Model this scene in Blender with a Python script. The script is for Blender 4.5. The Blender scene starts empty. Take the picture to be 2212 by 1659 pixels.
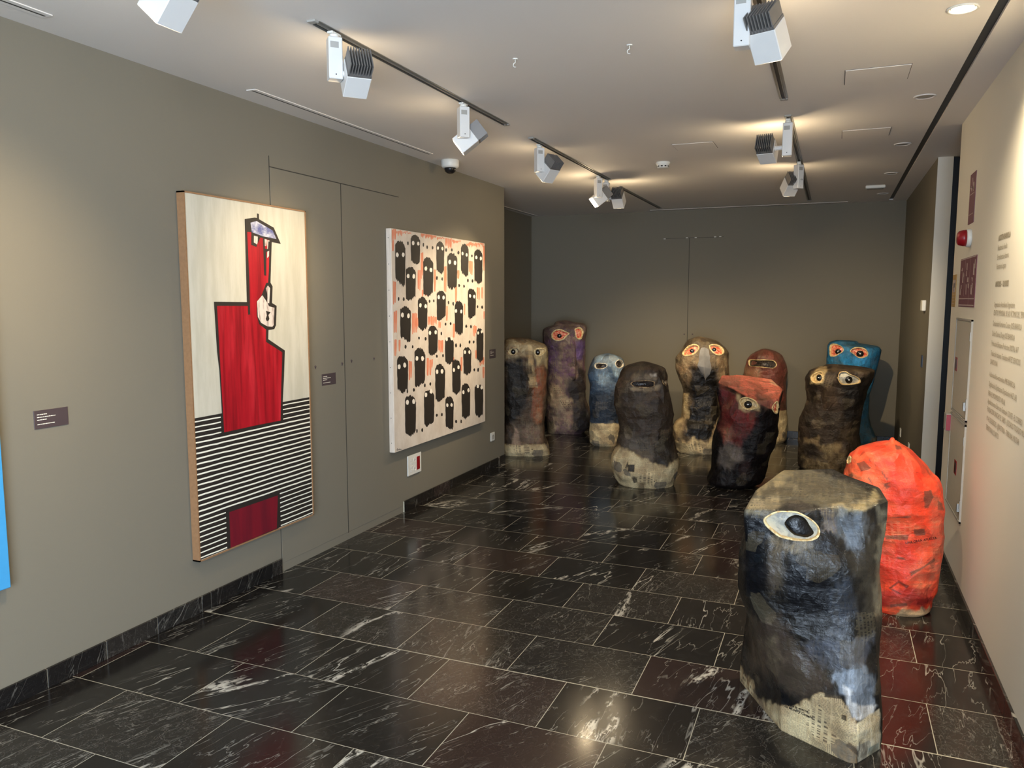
import bpy, math, random
import numpy as np
from mathutils import Vector, Matrix
from mathutils.bvhtree import BVHTree

# ------------------------------------------------------------------ camera
S = bpy.context.scene
COL = S.collection
F_PX, YAW, PITCH, EYE = 1681.47, 0.3904, 0.1076, 1.6958      # focal length in pixels of the 2212-wide frame
XL, XR, ZC, YF = -3.1307, 0.7187, 2.8241, 10.0787            # left wall, right wall, ceiling, far wall
XG = -3.86                                                   # recessed part of the left wall
YC = 7.40                                                    # where the left wall steps back
cd = bpy.data.cameras.new('camera'); cam = bpy.data.objects.new('camera', cd); COL.objects.link(cam)
cd.sensor_fit = 'HORIZONTAL'; cd.sensor_width = 36.0; cd.lens = F_PX / 2212 * 36.0
cd.clip_start = 0.02; cd.clip_end = 100
cam.location = (0, 0, EYE)
cam.rotation_euler = (math.pi / 2 - PITCH, 0, YAW)
S.camera = cam
FW = np.array([-math.sin(YAW) * math.cos(PITCH), math.cos(YAW) * math.cos(PITCH), -math.sin(PITCH)])
RT = np.array([math.cos(YAW), math.sin(YAW), 0.0]); UP = np.cross(RT, FW)
CAM = np.array([0, 0, EYE])

# ------------------------------------------------------------------ view, world, daylight
S.view_settings.view_transform = 'Standard'; S.view_settings.look = 'None'
S.view_settings.exposure = 1.05; S.view_settings.gamma = 1.0; S.view_settings.use_curve_mapping = False
S.cycles.use_denoising = True
S.cycles.max_bounces = 8; S.cycles.diffuse_bounces = 5; S.cycles.glossy_bounces = 4
S.cycles.sample_clamp_indirect = 6.0
w = bpy.data.worlds.new('world'); S.world = w; w.use_nodes = True
w.node_tree.nodes['Background'].inputs[0].default_value = (0.62, 0.78, 1.0, 1)
w.node_tree.nodes['Background'].inputs[1].default_value = 0.6

def lamp(name, kind, loc, target, energy, color, parent=None, **kw):
    d = bpy.data.lights.new(name, kind); d.energy = energy; d.color = color
    for k, v in kw.items(): setattr(d, k, v)
    o = bpy.data.objects.new(name, d); COL.objects.link(o)
    dirv = (Vector(target) - Vector(loc)).normalized()
    o.location = loc; o.rotation_euler = dirv.to_track_quat('-Z', 'Y').to_euler()
    if parent is not None:
        o.parent = parent; o.location = Vector(loc) - parent.location
    return o

# daylight coming through the glazed front of the gallery, behind the visitor
lamp('daylight_through_window', 'AREA', (1.25, -2.95, 1.40), (0.9, 0, 1.52), 340, (0.66, 0.81, 1.0),
     shape='RECTANGLE', size=3.5, size_y=2.4)
WARM = (1.0, 0.785, 0.49)

# ------------------------------------------------------------------ helpers
def ray(x, y): return RT * (x - 1106) / F_PX + UP * (829.5 - y) / F_PX + FW
def un(x, y, ax, v):                       # point on an axis-aligned plane seen at an image position
    d = ray(x, y); return CAM + d * ((v - CAM[ax]) / d[ax])
def proj(P):
    d = P - CAM; z = d @ FW
    return 1106 + F_PX * (d @ RT) / z, 829.5 - F_PX * (d @ UP) / z

def lin(c):
    return tuple((x / 255 / 12.92 if x / 255 <= 0.04045 else ((x / 255 + 0.055) / 1.055) ** 2.4) for x in c[:3]) + (1,)

class MB:
    """collects shapes, then links them as one mesh object"""
    def __init__(s): s.v = []; s.f = []; s.m = []; s.mat = 0
    def add(s, verts, faces, mat=None):
        b = len(s.v); s.v += [tuple(map(float, p)) for p in verts]
        s.f += [tuple(b + i for i in f) for f in faces]; s.m += [s.mat if mat is None else mat] * len(faces)
        return s
    def box(s, lo, hi, mat=None, M=None):
        (a, b, c), (d, e, f) = lo, hi
        vs = [(a, b, c), (d, b, c), (d, e, c), (a, e, c), (a, b, f), (d, b, f), (d, e, f), (a, e, f)]
        if M is not None: vs = [M @ Vector(p) for p in vs]
        return s.add(vs, [(3, 2, 1, 0), (4, 5, 6, 7), (0, 1, 5, 4), (1, 2, 6, 5), (2, 3, 7, 6), (3, 0, 4, 7)], mat)
    def bbox(s, lo, hi, b, mat=None, M=None):          # box with chamfered edges
        vs = []; idx = {}
        L, H = Vector(lo), Vector(hi)
        for cx in (0, 1):
            for cy in (0, 1):
                for cz in (0, 1):
                    c = [(L, H)[cx][0], (L, H)[cy][1], (L, H)[cz][2]]
                    sg = [1 - 2 * cx, 1 - 2 * cy, 1 - 2 * cz]
                    for ax in range(3):
                        p = [c[i] + (0 if i == ax else sg[i] * b) for i in range(3)]
                        idx[(cx, cy, cz, ax)] = len(vs); vs.append(p)
        fs = []
        for ax in range(3):
            o = [i for i in range(3) if i != ax]
            for side in (0, 1):
                q = []
                for (u, v) in ((0, 0), (1, 0), (1, 1), (0, 1)):
                    k = [0, 0, 0]; k[ax] = side; k[o[0]] = u; k[o[1]] = v; q.append(idx[(*k, ax)])
                fs.append(q if (side == 1) == (ax != 1) else q[::-1])
        for ax in range(3):
            o = [i for i in range(3) if i != ax]
            for (u, v) in ((0, 0), (1, 0), (1, 1), (0, 1)):
                k0 = [0, 0, 0]; k0[o[0]] = u; k0[o[1]] = v; k1 = list(k0); k1[ax] = 1
                fs.append([idx[(*k0, o[0])], idx[(*k0, o[1])], idx[(*k1, o[1])], idx[(*k1, o[0])]])
        for c in [(x, y, z) for x in (0, 1) for y in (0, 1) for z in (0, 1)]:
            fs.append([idx[(*c, 0)], idx[(*c, 1)], idx[(*c, 2)]])
        if M is not None: vs = [M @ Vector(p) for p in vs]
        return s.add(vs, fs, mat)
    def lathe(s, prof, c=(0, 0, 0), n=24, M=None, mat=None, sx=1, sy=1):
        vs = []; fs = []
        for r, z in prof:
            for k in range(n):
                a = 2 * math.pi * k / n; vs.append((c[0] + sx * r * math.cos(a), c[1] + sy * r * math.sin(a), c[2] + z))
        for i in range(len(prof) - 1):
            for k in range(n):
                k2 = (k + 1) % n; fs.append((i * n + k, i * n + k2, (i + 1) * n + k2, (i + 1) * n + k))
        fs.append(tuple(range(n))[::-1]); fs.append(tuple((len(prof) - 1) * n + k for k in range(n)))
        if M is not None: vs = [M @ Vector(p) for p in vs]
        return s.add(vs, fs, mat)
    def tube(s, pts, r, n=8, mat=None):
        pts = [Vector(p) for p in pts]; vs = []; fs = []
        for i, p in enumerate(pts):
            t = (pts[min(i + 1, len(pts) - 1)] - pts[max(i - 1, 0)]).normalized()
            a = t.orthogonal().normalized() if i == 0 else (a - t * a.dot(t)).normalized()
            b = t.cross(a)
            for k in range(n):
                q = 2 * math.pi * k / n; vs.append(p + a * r * math.cos(q) + b * r * math.sin(q))
        for i in range(len(pts) - 1):
            for k in range(n):
                k2 = (k + 1) % n; fs.append((i * n + k, i * n + k2, (i + 1) * n + k2, (i + 1) * n + k))
        fs.append(tuple(range(n))[::-1]); fs.append(tuple((len(pts) - 1) * n + k for k in range(n)))
        return s.add(vs, fs, mat)
    def build(s, name, mats, parent=None, smooth=False):
        me = bpy.data.meshes.new(name)
        off = Vector(parent_loc(parent)) if parent is not None else Vector((0, 0, 0))
        me.from_pydata([tuple(Vector(p) - off) for p in s.v], [], s.f)
        if not isinstance(mats, (list, tuple)): mats = [mats]
        for m in mats: me.materials.append(m)
        me.polygons.foreach_set('material_index', s.m)
        if smooth: me.polygons.foreach_set('use_smooth', [True] * len(me.polygons))
        me.update()
        o = bpy.data.objects.new(name, me); COL.objects.link(o)
        if parent is not None: o.parent = parent
        return o

def parent_loc(p):
    v = Vector((0, 0, 0))
    while p is not None: v = v + Vector(p.location); p = p.parent
    return v

def tag(o, label, cat=None, group=None):
    o['label'] = label
    if cat: o['category'] = cat
    if group: o['group'] = group
    return o
def struct(o, label=None):
    o['kind'] = 'structure'
    if label: o['label'] = label
    return o
def thing(name, loc, label, cat, group=None):
    o = bpy.data.objects.new(name, None); COL.objects.link(o); o.location = loc; o.empty_display_size = 0.1
    return tag(o, label, cat, group)
def recenter(o):                                       # origin to the middle of the mesh, for a thing that is one mesh
    me = o.data; c = sum((v.co for v in me.vertices), Vector()) / len(me.vertices)
    me.transform(Matrix.Translation(-c)); o.location = c
    return o

# ------------------------------------------------------------------ node helper
class NT:
    def __init__(s, name):
        s.mat = bpy.data.materials.new(name); s.mat.use_nodes = True; s.t = s.mat.node_tree; s.t.nodes.clear()
        s.out = s.t.nodes.new('ShaderNodeOutputMaterial'); s.b = s.t.nodes.new('ShaderNodeBsdfPrincipled')
        s.t.links.new(s.b.outputs[0], s.out.inputs[0])
    def put(s, sock, v):
        if hasattr(v, 'links') or isinstance(v, bpy.types.NodeSocket): s.t.links.new(v, sock)
        else:
            if hasattr(sock.default_value, '__len__') and not hasattr(v, '__len__'): v = [v] * len(sock.default_value)
            sock.default_value = v
    def n(s, kind, ins=None, out=0, **props):
        nd = s.t.nodes.new('ShaderNode' + kind)
        for k, v in props.items(): setattr(nd, k, v)
        for k, v in (ins or {}).items(): s.put(nd.inputs[k], v)
        return nd.outputs[out]
    def m(s, op, a, b=0.0, c=None, clamp=False):
        nd = s.t.nodes.new('ShaderNodeMath'); nd.operation = op; nd.use_clamp = clamp
        s.put(nd.inputs[0], a); s.put(nd.inputs[1], b)
        if c is not None: s.put(nd.inputs[2], c)
        return nd.outputs[0]
    def vm(s, op, a, b=(0, 0, 0), out=0):
        nd = s.t.nodes.new('ShaderNodeVectorMath'); nd.operation = op
        s.put(nd.inputs[0], a); s.put(nd.inputs[1], b); return nd.outputs[out]
    def step(s, x, a, b):                              # smooth ramp 0..1 between a and b
        nd = s.t.nodes.new('ShaderNodeMapRange'); nd.interpolation_type = 'SMOOTHSTEP'
        s.put(nd.inputs[0], x); nd.inputs[1].default_value = a; nd.inputs[2].default_value = b
        return nd.outputs[0]
    def mix(s, f, a, b):
        nd = s.t.nodes.new('ShaderNodeMix'); nd.data_type = 'RGBA'
        s.put(nd.inputs[0], f); s.put(nd.inputs[6], a); s.put(nd.inputs[7], b); return nd.outputs[2]
    def noise(s, vec, scale, detail=3, rough=0.5, dist=0.0, out=0):
        return s.n('TexNoise', {'Vector': vec, 'Scale': scale, 'Detail': detail, 'Roughness': rough, 'Distortion': dist}, out)
    def coord(s, which='Object'):
        return s.t.nodes.new('ShaderNodeTexCoord').outputs[which]
    def sep(s, v):
        nd = s.t.nodes.new('ShaderNodeSeparateXYZ'); s.put(nd.inputs[0], v); return nd.outputs
    def comb(s, x=0.0, y=0.0, z=0.0):
        return s.n('CombineXYZ', {0: x, 1: y, 2: z})
    def bump(s, h, strength=0.2, dist=0.01):
        s.put(s.b.inputs['Normal'], s.n('Bump', {'Height': h, 'Strength': strength, 'Distance': dist}))
    def done(s, color=None, rough=None, metal=None, spec=None):
        if color is not None: s.put(s.b.inputs['Base Color'], color)
        if rough is not None: s.put(s.b.inputs['Roughness'], rough)
        if metal is not None: s.put(s.b.inputs['Metallic'], metal)
        if spec is not None: s.put(s.b.inputs['Specular IOR Level'], spec)
        return s.mat

def plain(name, rgb, rough=0.5, metal=0.0, vary=0.06, scale=30, bump=0.0):
    g = NT(name); c = lin(rgb); k = g.noise(g.coord(), scale, 3)
    lo = tuple(x * (1 - vary) for x in c[:3]) + (1,); hi = tuple(min(1, x * (1 + vary)) for x in c[:3]) + (1,)
    if bump: g.bump(k, bump, 0.003)
    return g.done(g.mix(k, lo, hi), rough, metal)

def wall_paint(name, rgb, rough=0.75):
    g = NT(name); P = g.coord(); c = lin(rgb)
    big = g.noise(P, 0.9, 3, 0.6); fine = g.noise(P, 160, 2)
    f = g.m('ADD', g.m('MULTIPLY', big, 0.7), g.m('MULTIPLY', fine, 0.3))
    lo = tuple(x * 0.94 for x in c[:3]) + (1,); hi = tuple(min(1, x * 1.06) for x in c[:3]) + (1,)
    g.bump(fine, 0.08, 0.002)
    return g.done(g.mix(f, lo, hi), rough, spec=0.3)

M_WALL = wall_paint('taupe_wall_paint', (121, 115, 101))
M_WHITE = wall_paint('off_white_wall_paint', (222, 216, 202))
M_CEIL = wall_paint('ceiling_paint', (226, 220, 213))
M_DARK = plain('dark_recess', (26, 27, 30), 0.6)
M_SLOT = plain('blue_black_slot', (24, 32, 42), 0.45)
M_SEAM = plain('shadow_gap', (58, 55, 48), 0.9)
M_PLAST = plain('white_plastic', (222, 220, 212), 0.4, vary=0.02)
M_LAMP = plain('white_lacquered_metal', (214, 212, 208), 0.38, vary=0.02)
M_ALU = plain('brushed_aluminium', (150, 148, 142), 0.35, 0.7)
M_TRK = plain('track_groove', (48, 46, 44), 0.5, 0.3)
M_FIN = plain('grey_heat_sink', (120, 116, 112), 0.5, 0.3)
M_BLACK = plain('black_plastic', (22, 21, 22), 0.3)
M_STICK = plain('grey_sticker', (158, 155, 148), 0.6)
M_REDP = plain('red_plastic', (140, 16, 26), 0.3)
M_CAB = plain('cream_cabinet_metal', (186, 180, 166), 0.45)
M_LABEL = plain('dark_brown_label', (72, 60, 62), 0.5)
M_INK = plain('white_ink', (238, 232, 214), 0.6)
M_VINYL = plain('grey_vinyl_letters', (158, 147, 124), 0.6)
M_SIGN = plain('maroon_sign_print', (112, 62, 76), 0.5)
M_SIGNL = plain('pale_sign_print', (186, 166, 162), 0.5)
M_YEL = plain('ochre_sign_print', (176, 142, 84), 0.5)
M_BLUE = plain('blue_plastic', (52, 62, 84), 0.4)

def emissive(name, rgb, st):
    g = NT(name); c = lin(rgb); g.put(g.b.inputs['Emission Color'], c); g.put(g.b.inputs['Emission Strength'], st)
    return g.done(c, 0.4)
M_GLOW = emissive('lit_lamp_lens', (255, 236, 200), 9.0)
M_GLOW2 = emissive('lit_downlight_lens', (255, 246, 214), 14.0)

# ---- veined black marble, laid in staggered rows
def marble(name, floor=True):
    g = NT(name); P = g.coord('Object'); x, y, z = g.sep(P)
    if floor:
        ry = g.m('DIVIDE', g.m('SUBTRACT', y, 3.155), 0.4); row = g.m('FLOOR', ry)
        par = g.m('FLOORED_MODULO', row, 2.0)
        cx = g.m('DIVIDE', g.m('SUBTRACT', g.m('ADD', x, 2.496), g.m('MULTIPLY', par, 0.2925)), 0.585)
        col = g.m('FLOOR', cx)
        fx = g.m('SUBTRACT', cx, col); fy = g.m('SUBTRACT', ry, row)
        ex = g.m('MULTIPLY', g.m('MINIMUM', fx, g.m('SUBTRACT', 1.0, fx)), 0.585)
        ey = g.m('MULTIPLY', g.m('MINIMUM', fy, g.m('SUBTRACT', 1.0, fy)), 0.4)
        edge = g.m('MINIMUM', ex, ey)
        wide = g.m('MULTIPLY', g.m('LESS_THAN', g.m('ABSOLUTE', g.m('SUBTRACT', y, 3.155)), 0.0034), 1.0)
        grout = g.m('MAXIMUM', g.m('LESS_THAN', edge, 0.00165), wide)
        cell = g.comb(col, row, 0.0)
        u0, v0 = x, y
    else:
        cell = g.comb(g.m('FLOOR', g.m('DIVIDE', g.m('ADD', y, x), 0.3)), 7.0, 0.0)
        u0, v0 = g.m('ADD', x, y), z; grout = None
    rnd = g.n('TexWhiteNoise', {'Vector': cell}, 1, noise_dimensions='2D')
    r1, r2, r3 = g.sep(rnd)
    ang = g.m('ADD', 0.33, g.m('MULTIPLY', g.m('SUBTRACT', r1, 0.5), -0.75))
    ca, sa = g.m('COSINE', ang), g.m('SINE', ang)
    along = g.m('ADD', g.m('MULTIPLY', v0, ca), g.m('MULTIPLY', u0, sa))
    across = g.m('SUBTRACT', g.m('MULTIPLY', u0, ca), g.m('MULTIPLY', v0, sa))
    off = g.m('MULTIPLY', r2, 37.0); off2 = g.m('MULTIPLY', r3, 53.0)
    V = g.comb(g.m('ADD', g.m('MULTIPLY', along, 0.17), off), g.m('ADD', across, off2), off)
    V3 = g.comb(g.m('ADD', g.m('MULTIPLY', along, 0.75), off2), g.m('ADD', across, off), off2)
    def ridge(vec, sc, wd, det=4.0, dist=0.0, rough=0.55):
        nn = g.noise(vec, sc, det, rough, dist)
        return g.step(g.m('ABSOLUTE', g.m('SUBTRACT', nn, 0.5)), wd, wd * 0.12)
    patch = g.step(g.noise(V, 3.4, 2), 0.50, 0.66)
    patch2 = g.step(g.noise(V3, 5.0, 2), 0.40, 0.60)
    v1 = g.m('MULTIPLY', ridge(V, 5.0, 0.0085, 4.0, 0.10), patch)
    fib = g.m('MAXIMUM', ridge(V, 26.0, 0.045, 3.0, 0.25), g.m('MULTIPLY', g.step(g.noise(V3, 30, 4, 0.7), 0.46, 0.56), 0.9))
    thick = g.m('MULTIPLY', g.m('MULTIPLY', ridge(V, 2.6, 0.032, 5.0, 0.3, 0.6), g.step(g.noise(V, 2.0, 1), 0.60, 0.67)), fib)
    v2 = g.m('MULTIPLY', ridge(V, 12.0, 0.009, 4.0, 0.2), patch2)
    v3 = ridge(V3, 8.0, 0.008, 5.0, 0.7, 0.6)
    v4 = ridge(V3, 22.0, 0.012, 4.0, 1.2, 0.6)
    cloudy = g.m('GREATER_THAN', r3, 0.74)
    cl = g.m('MULTIPLY', g.m('ADD', 0.07, g.m('MULTIPLY', cloudy, 0.26)), g.noise(V3, 28, 6, 0.75, 0.8))
    veins = g.m('MAXIMUM', g.m('MULTIPLY', v1, 0.72), g.m('MULTIPLY', thick, 1.0))
    veins = g.m('MAXIMUM', veins, g.m('MULTIPLY', v2, 0.32))
    veins = g.m('MAXIMUM', veins, g.m('MULTIPLY', v3, g.m('ADD', 0.035, g.m('MULTIPLY', cloudy, 0.10))))
    veins = g.m('MAXIMUM', veins, g.m('MULTIPLY', v4, g.m('ADD', 0.03, g.m('MULTIPLY', cloudy, 0.07))))
    base = g.mix(r1, (0.006, 0.006, 0.0065, 1), (0.012, 0.010, 0.009, 1))
    base = g.mix(g.m('GREATER_THAN', r2, 0.86), base, (0.022, 0.012, 0.011, 1))
    base = g.mix(cl, base, (0.085, 0.074, 0.060, 1))
    if not floor: veins = g.m('MULTIPLY', veins, 0.45)
    colr = g.mix(veins, base, (0.60, 0.57, 0.50, 1))
    if grout is not None: colr = g.mix(grout, colr, (0.40, 0.37, 0.29, 1))
    rr = g.m('ADD', 0.10, g.m('MULTIPLY', g.noise(P, 3.0, 4), 0.13))
    if grout is not None: rr = g.m('MAXIMUM', rr, g.m('MULTIPLY', grout, 0.7))
    g.bump(g.noise(P, 6.0, 2), 0.02, 0.01)
    return g.done(colr, rr, spec=0.42)
M_FLOOR = marble('veined_black_marble_tiles')
M_BASE = marble('veined_black_marble_skirting', False)

# ------------------------------------------------------------------ room
XP = 3.2                                            # back of the side passage
struct(MB().box((XG - .2, -3.2, -.1), (XP, YF + .2, 0)).build('floor', M_FLOOR))
c = MB()
c.box((XG - .2, -3.2, ZC), (.529, YF + .2, ZC + .12)); c.box((.571, -3.2, ZC), (XP, YF + .2, ZC + .12))
c.box((.529, YF - .12, ZC), (.571, YF + .2, ZC + .12)); c.box((.529, -3.2, ZC + .10), (.571, YF + .2, ZC + .12), 1)
c.box((.529, -3.2, ZC + .014), (.5295, YF - .12, ZC + .10), 1); c.box((.5705, -3.2, ZC + .014), (.571, YF - .12, ZC + .10), 1)
c.box((.53, -3.2, ZC + .012), (.57, YF - .12, ZC + .03), 1)
struct(c.build('ceiling', [M_CEIL, M_SLOT]))
struct(MB().box((XG - .2, -3.2, 0), (XL, YC, ZC)).build('wall_left', M_WALL), 'taupe gallery wall carrying the paintings')
struct(MB().box((XG - .2, YC, 0), (XG, YF, ZC)).build('wall_left_recess', M_WALL), 'taupe wall set back beyond the corner')
struct(MB().box((XG - .2, YF, 0), (XP, YF + .2, ZC)).build('wall_far', M_WALL), 'taupe wall behind the sculptures')
struct(MB().box((XR, -.3, 0), (XR + .141, 5.90, ZC)).build('wall_right', M_WHITE), 'off-white wall with the exhibition text')
m = MB().box((XR, 7.16, 0), (XR + .110, YF, ZC)); m.m[2] = 1
struct(m.build('wall_right_far', [M_WALL, M_WHITE]), 'taupe wall beyond the side opening, its end face off-white')
struct(MB().box((XR + .141, 5.62, 0), (XP, 5.90, ZC)).build('wall_passage_near', M_WHITE))
struct(MB().box((XR + .141, 8.0, 0), (XP, 8.2, ZC)).build('wall_passage_far', M_SLOT))
struct(MB().box((XP, 5.6, 0), (XP + .1, 8.2, ZC)).build('wall_passage_end', M_WHITE))
struct(MB().box((XR + .141, -.3, 0), (XP, -.16, ZC)).box((XP, -3.3, 0), (XP + .1, -.16, ZC)).build('wall_right_back', M_WHITE))
struct(MB().box((XR + .112, 7.20, 0.0), (XR + 1.1, 7.24, ZC - .002)).build('door_1', M_SLOT), 'tall dark blue door leaf in the side opening')
# the glazed front behind the visitor
b = MB(); b.box((XG - .2, -3.3, 0), (-.55, -3.2, ZC)); b.box((3.05, -3.3, 0), (XP, -3.2, ZC)); b.box((-.55, -3.3, 2.65), (3.05, -3.2, ZC))
struct(b.build('wall_back', M_WHITE))
b = MB()
for x in (-.55, .63, 1.81, 3.0): b.box((x, -3.28, 0), (x + .05, -3.22, 2.65))
b.box((-.55, -3.28, 2.60), (3.05, -3.22, 2.65)); b.box((-.55, -3.28, 0), (3.05, -3.22, .06))
struct(b.build('window_1', M_ALU))

# hidden doors flush in the left wall
def flush_door(n, y0, y1, z0, z1, lab):
    struct(MB().bbox((XL - .01, y0 + .003, z0), (XL + .003, y1 - .003, z1), .001).build('door_%d' % n, M_WALL), lab)
flush_door(2, 3.822, 4.545, .055, 2.479, 'flush taupe door leaf behind the red figure painting')
flush_door(3, 4.547, 5.31, .055, 2.479, 'flush taupe door leaf between the two big paintings')
t = MB(); t.box((XL - .001, 3.819, .08), (XL + .0012, 3.825, 2.545)); t.box((XL - .001, 3.822, 2.478), (XL + .0036, 5.31, 2.484))
t.box((XL - .001, 4.543, .05), (XL + .0036, 4.549, 2.479))
struct(t.build('trim_1', M_SEAM), 'thin shadow gaps around the flush doors')
t = MB(); cxs = un(1487, 620, 1, YF)[0]
t.box((cxs - .003, YF - .0015, 0.09), (cxs + .003, YF + .001, 2.475)); t.box((-2.05, YF - .0012, 2.473), (-1.30, YF + .001, 2.477))
struct(t.build('trim_2', M_SEAM), 'panel joint in the far wall')

# skirting of marble tiles
def skirting(name, segs, lab):
    m = MB()
    for (p, q, nx, ny) in segs:
        L = math.hypot(q[0] - p[0], q[1] - p[1]); n = max(1, round(L / .298)); ux, uy = (q[0] - p[0]) / L, (q[1] - p[1]) / L
        for k in range(n):
            a, bb = L * k / n + .0012, L * (k + 1) / n - .0012
            P0 = (p[0] + ux * a, p[1] + uy * a); P1 = (p[0] + ux * bb, p[1] + uy * bb)
            xs = [P0[0], P1[0], P0[0] + nx * .012, P1[0] + nx * .012]; ys = [P0[1], P1[1], P0[1] + ny * .012, P1[1] + ny * .012]
            m.bbox((min(xs), min(ys), 0.0005), (max(xs), max(ys), .090), .0015)
        xs = [p[0], q[0], p[0] + nx * .009, q[0] + nx * .009]; ys = [p[1], q[1], p[1] + ny * .009, q[1] + ny * .009]
        m.box((min(xs), min(ys), 0.0005), (max(xs), max(ys), .0885), 1)
    struct(m.build(name, [M_BASE, plain(name + '_grout', (196, 188, 166), .8)]), lab)
skirting('baseboard_left', [((XL, -3.2), (XL, 3.14), 1, 0), ((XL, 3.14), (XL, 3.209), 1, 0), ((XL, 3.209), (XL, 3.814), 1, 0),
                            ((XL, 5.315), (XL, 5.345), 1, 0), ((XL, 5.345), (XL, 7.12), 1, 0), ((XL, 7.12), (XL, YC), 1, 0)], 'black marble skirting below the paintings')
skirting('baseboard_recess', [((XG, YC), (XG, YF - .012), 1, 0)], 'black marble skirting in the recess')
skirting('baseboard_far', [((XG + .012, YF), (XR - .012, YF), 0, -1)], 'black marble skirting under the far wall')
skirting('baseboard_right', [((XR, -.3), (XR, 5.90), -1, 0), ((XR, 7.16), (XR, YF), -1, 0)], 'black marble skirting under the right wall')

# ------------------------------------------------------------------ ceiling fittings
def track(x, y0, y1, label, grp='lighting tracks set in the ceiling'):
    o = thing('lighting_track', (x, y0, ZC), label, 'lighting track', grp)
    m = MB(); m.box((x - .024, y0, ZC - .003), (x - .010, y1, ZC)); m.box((x + .010, y0, ZC - .003), (x + .024, y1, ZC))
    m.box((x - .012, y0, ZC - .012), (x - .009, y1, ZC)); m.box((x + .009, y0, ZC - .012), (x + .012, y1, ZC))
    m.build('rail', M_ALU, o)
    MB().box((x - .009, y0, ZC - .004), (x + .009, y1, ZC - .0005)).build('contact_groove', M_TRK, o)
    for ya, yb in ((y0 - .03, y0), (y1, y1 + .03)):
        MB().bbox((x - .020, ya, ZC - .009), (x + .020, yb, ZC), .002).build('end_cap', M_STICK, o)
track(-2.005, .4, 2.30, 'short lighting track above the blue canvas at the left edge')
track(-2.005, 2.76, 4.76, 'lighting track in front of the red figure painting')
track(-2.005, 5.24, 7.25, 'lighting track beyond the second painting, three lamps on it')
track(-2.035, 7.74, 9.72, 'empty lighting track near the far left corner')
track(-.308, 2.2, 4.76, 'lighting track at the upper right holding one big near lamp')
track(-.308, 5.22, 9.60, 'lighting track running away to the far wall, two lamps on it')

def spotlight(x, y, gearlen, hd, aim, label, energy=60, cone=58, lit=True, rot=45.0, hr=.145, blend=1.0):
    """track spotlight: gear box hanging from the track, tilting square head beside it"""
    o = thing('track_spotlight', (x, y, ZC), label, 'spotlight', 'white track spotlights')
    zt = ZC - .035
    m = MB(); m.lathe([(.012, -.036), (.019, -.032), (.019, -.022), (.012, -.018)], (x, y, ZC), 16)
    m.bbox((x - .014, y - .032, ZC - .022), (x + .014, y + .032, ZC - .0125), .002)
    m.build('track_adapter', M_PLAST, o)
    R = Matrix.Translation((x, y, 0)) @ Matrix.Rotation(math.radians(rot), 4, 'Z')
    g = .029
    gb = MB().bbox((-g, -g, zt - gearlen), (g, g, zt), .003, M=R).build('gear_box', M_LAMP, o)
    s = MB(); s.box((-g * .75, -g - .0006, zt - .045), (g * .45, -g + .001, zt - .02), M=R); s.build('sticker', M_STICK, gb)
    s = MB(); s.lathe([(.0028, 0), (.0028, .0015)], (0, 0, 0), 10, M=R @ Matrix.Translation((0, -g + .0005, zt - gearlen + .018)) @ Matrix.Rotation(math.pi / 2, 4, 'X'))
    s.build('screw', M_BLACK, gb)
    # the head sits beside the gear box
    hc = Vector((x + hd[0], y + hd[1], zt - hr)); A = (Vector(aim) - hc).normalized()
    sx = A.cross(Vector((0, 0, 1))).normalized(); up = sx.cross(A)
    B = Matrix((sx, A, up)).transposed().to_4x4(); B = Matrix.Translation(hc) @ B      # local y = light direction
    h = .052
    arm = MB(); p0 = Vector((x, y, zt - hr)); arm.tube([p0, p0 + (hc - p0) * .99], .014, 12); arm.build('pivot', M_LAMP, o, True)
    hb = MB()
    hb.bbox((-h, -.030, -h), (h, .085, h), .003, M=B)
    hb.build('housing', M_LAMP, o)
    f = MB()
    for k in range(9):
        q = -h + .004 + k * (2 * h - .012) / 8
        f.box((q, -.095, -h + .002), (q + .004, -.028, h - .002), M=B)
    f.box((-h + .002, -.040, -h + .002), (h - .002, -.029, h - .002), M=B)
    f.build('heat_sink', M_FIN, o)
    ln = MB(); ln.box((-h + .008, .0835, -h + .008), (h - .008, .0858, h - .008), M=B)
    ln.build('lens', M_GLOW if lit else M_STICK, o)
    if lit:
        lp = hc + A * .092
        lamp('lamp_light', 'SPOT', lp, lp + A, energy * .78, WARM, o, spot_size=math.radians(cone), spot_blend=blend, shadow_soft_size=.028)
        lamp('lamp_spill', 'POINT', lp + A * .03, lp + A, min(energy, 95) * .036, WARM, o, shadow_soft_size=.04)   # stray light around the lens
    return o
E_ = 1.0
spotlight(-1.99, 1.86, .17, (.03, .10, 0), (-3.1, 1.95, 1.35), 'white spotlight cut by the top edge, above the blue canvas', 74, 88)
spotlight(-1.99, 2.87, .17, (.085, .035, 0), (-3.1, 4.05, 1.62), 'white spotlight with a finned head at the near end of the left track', 36, 66)
spotlight(-2.005, 4.14, .17, (.0, .085, 0), (-3.1, 3.80, 1.72), 'white glowing spotlight at the far end of the left track', 27, 62, hr=.155)
spotlight(-2.02, 5.43, .17, (.06, .05, 0), (-3.1, 6.0, 1.3), 'white spotlight at the near end of the second left track', 44, 70)
spotlight(-2.02, 6.96, .17, (.0, .085, 0), (-3.08, 6.30, 1.60), 'white glowing spotlight lighting the mask painting from the far side', 84, 64, hr=.155)
spotlight(-2.02, 7.235, .17, (.11, .02, 0), (-1.9, 9.6, .45), 'white spotlight seen from its finned back, turned to the far wall', 115, 66, rot=0)
spotlight(-.345, 3.02, .19, (.085, .02, 0), (.35, 4.75, .5), 'big white spotlight cut by the top edge at the upper right', 52, 60, rot=0)
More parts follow.
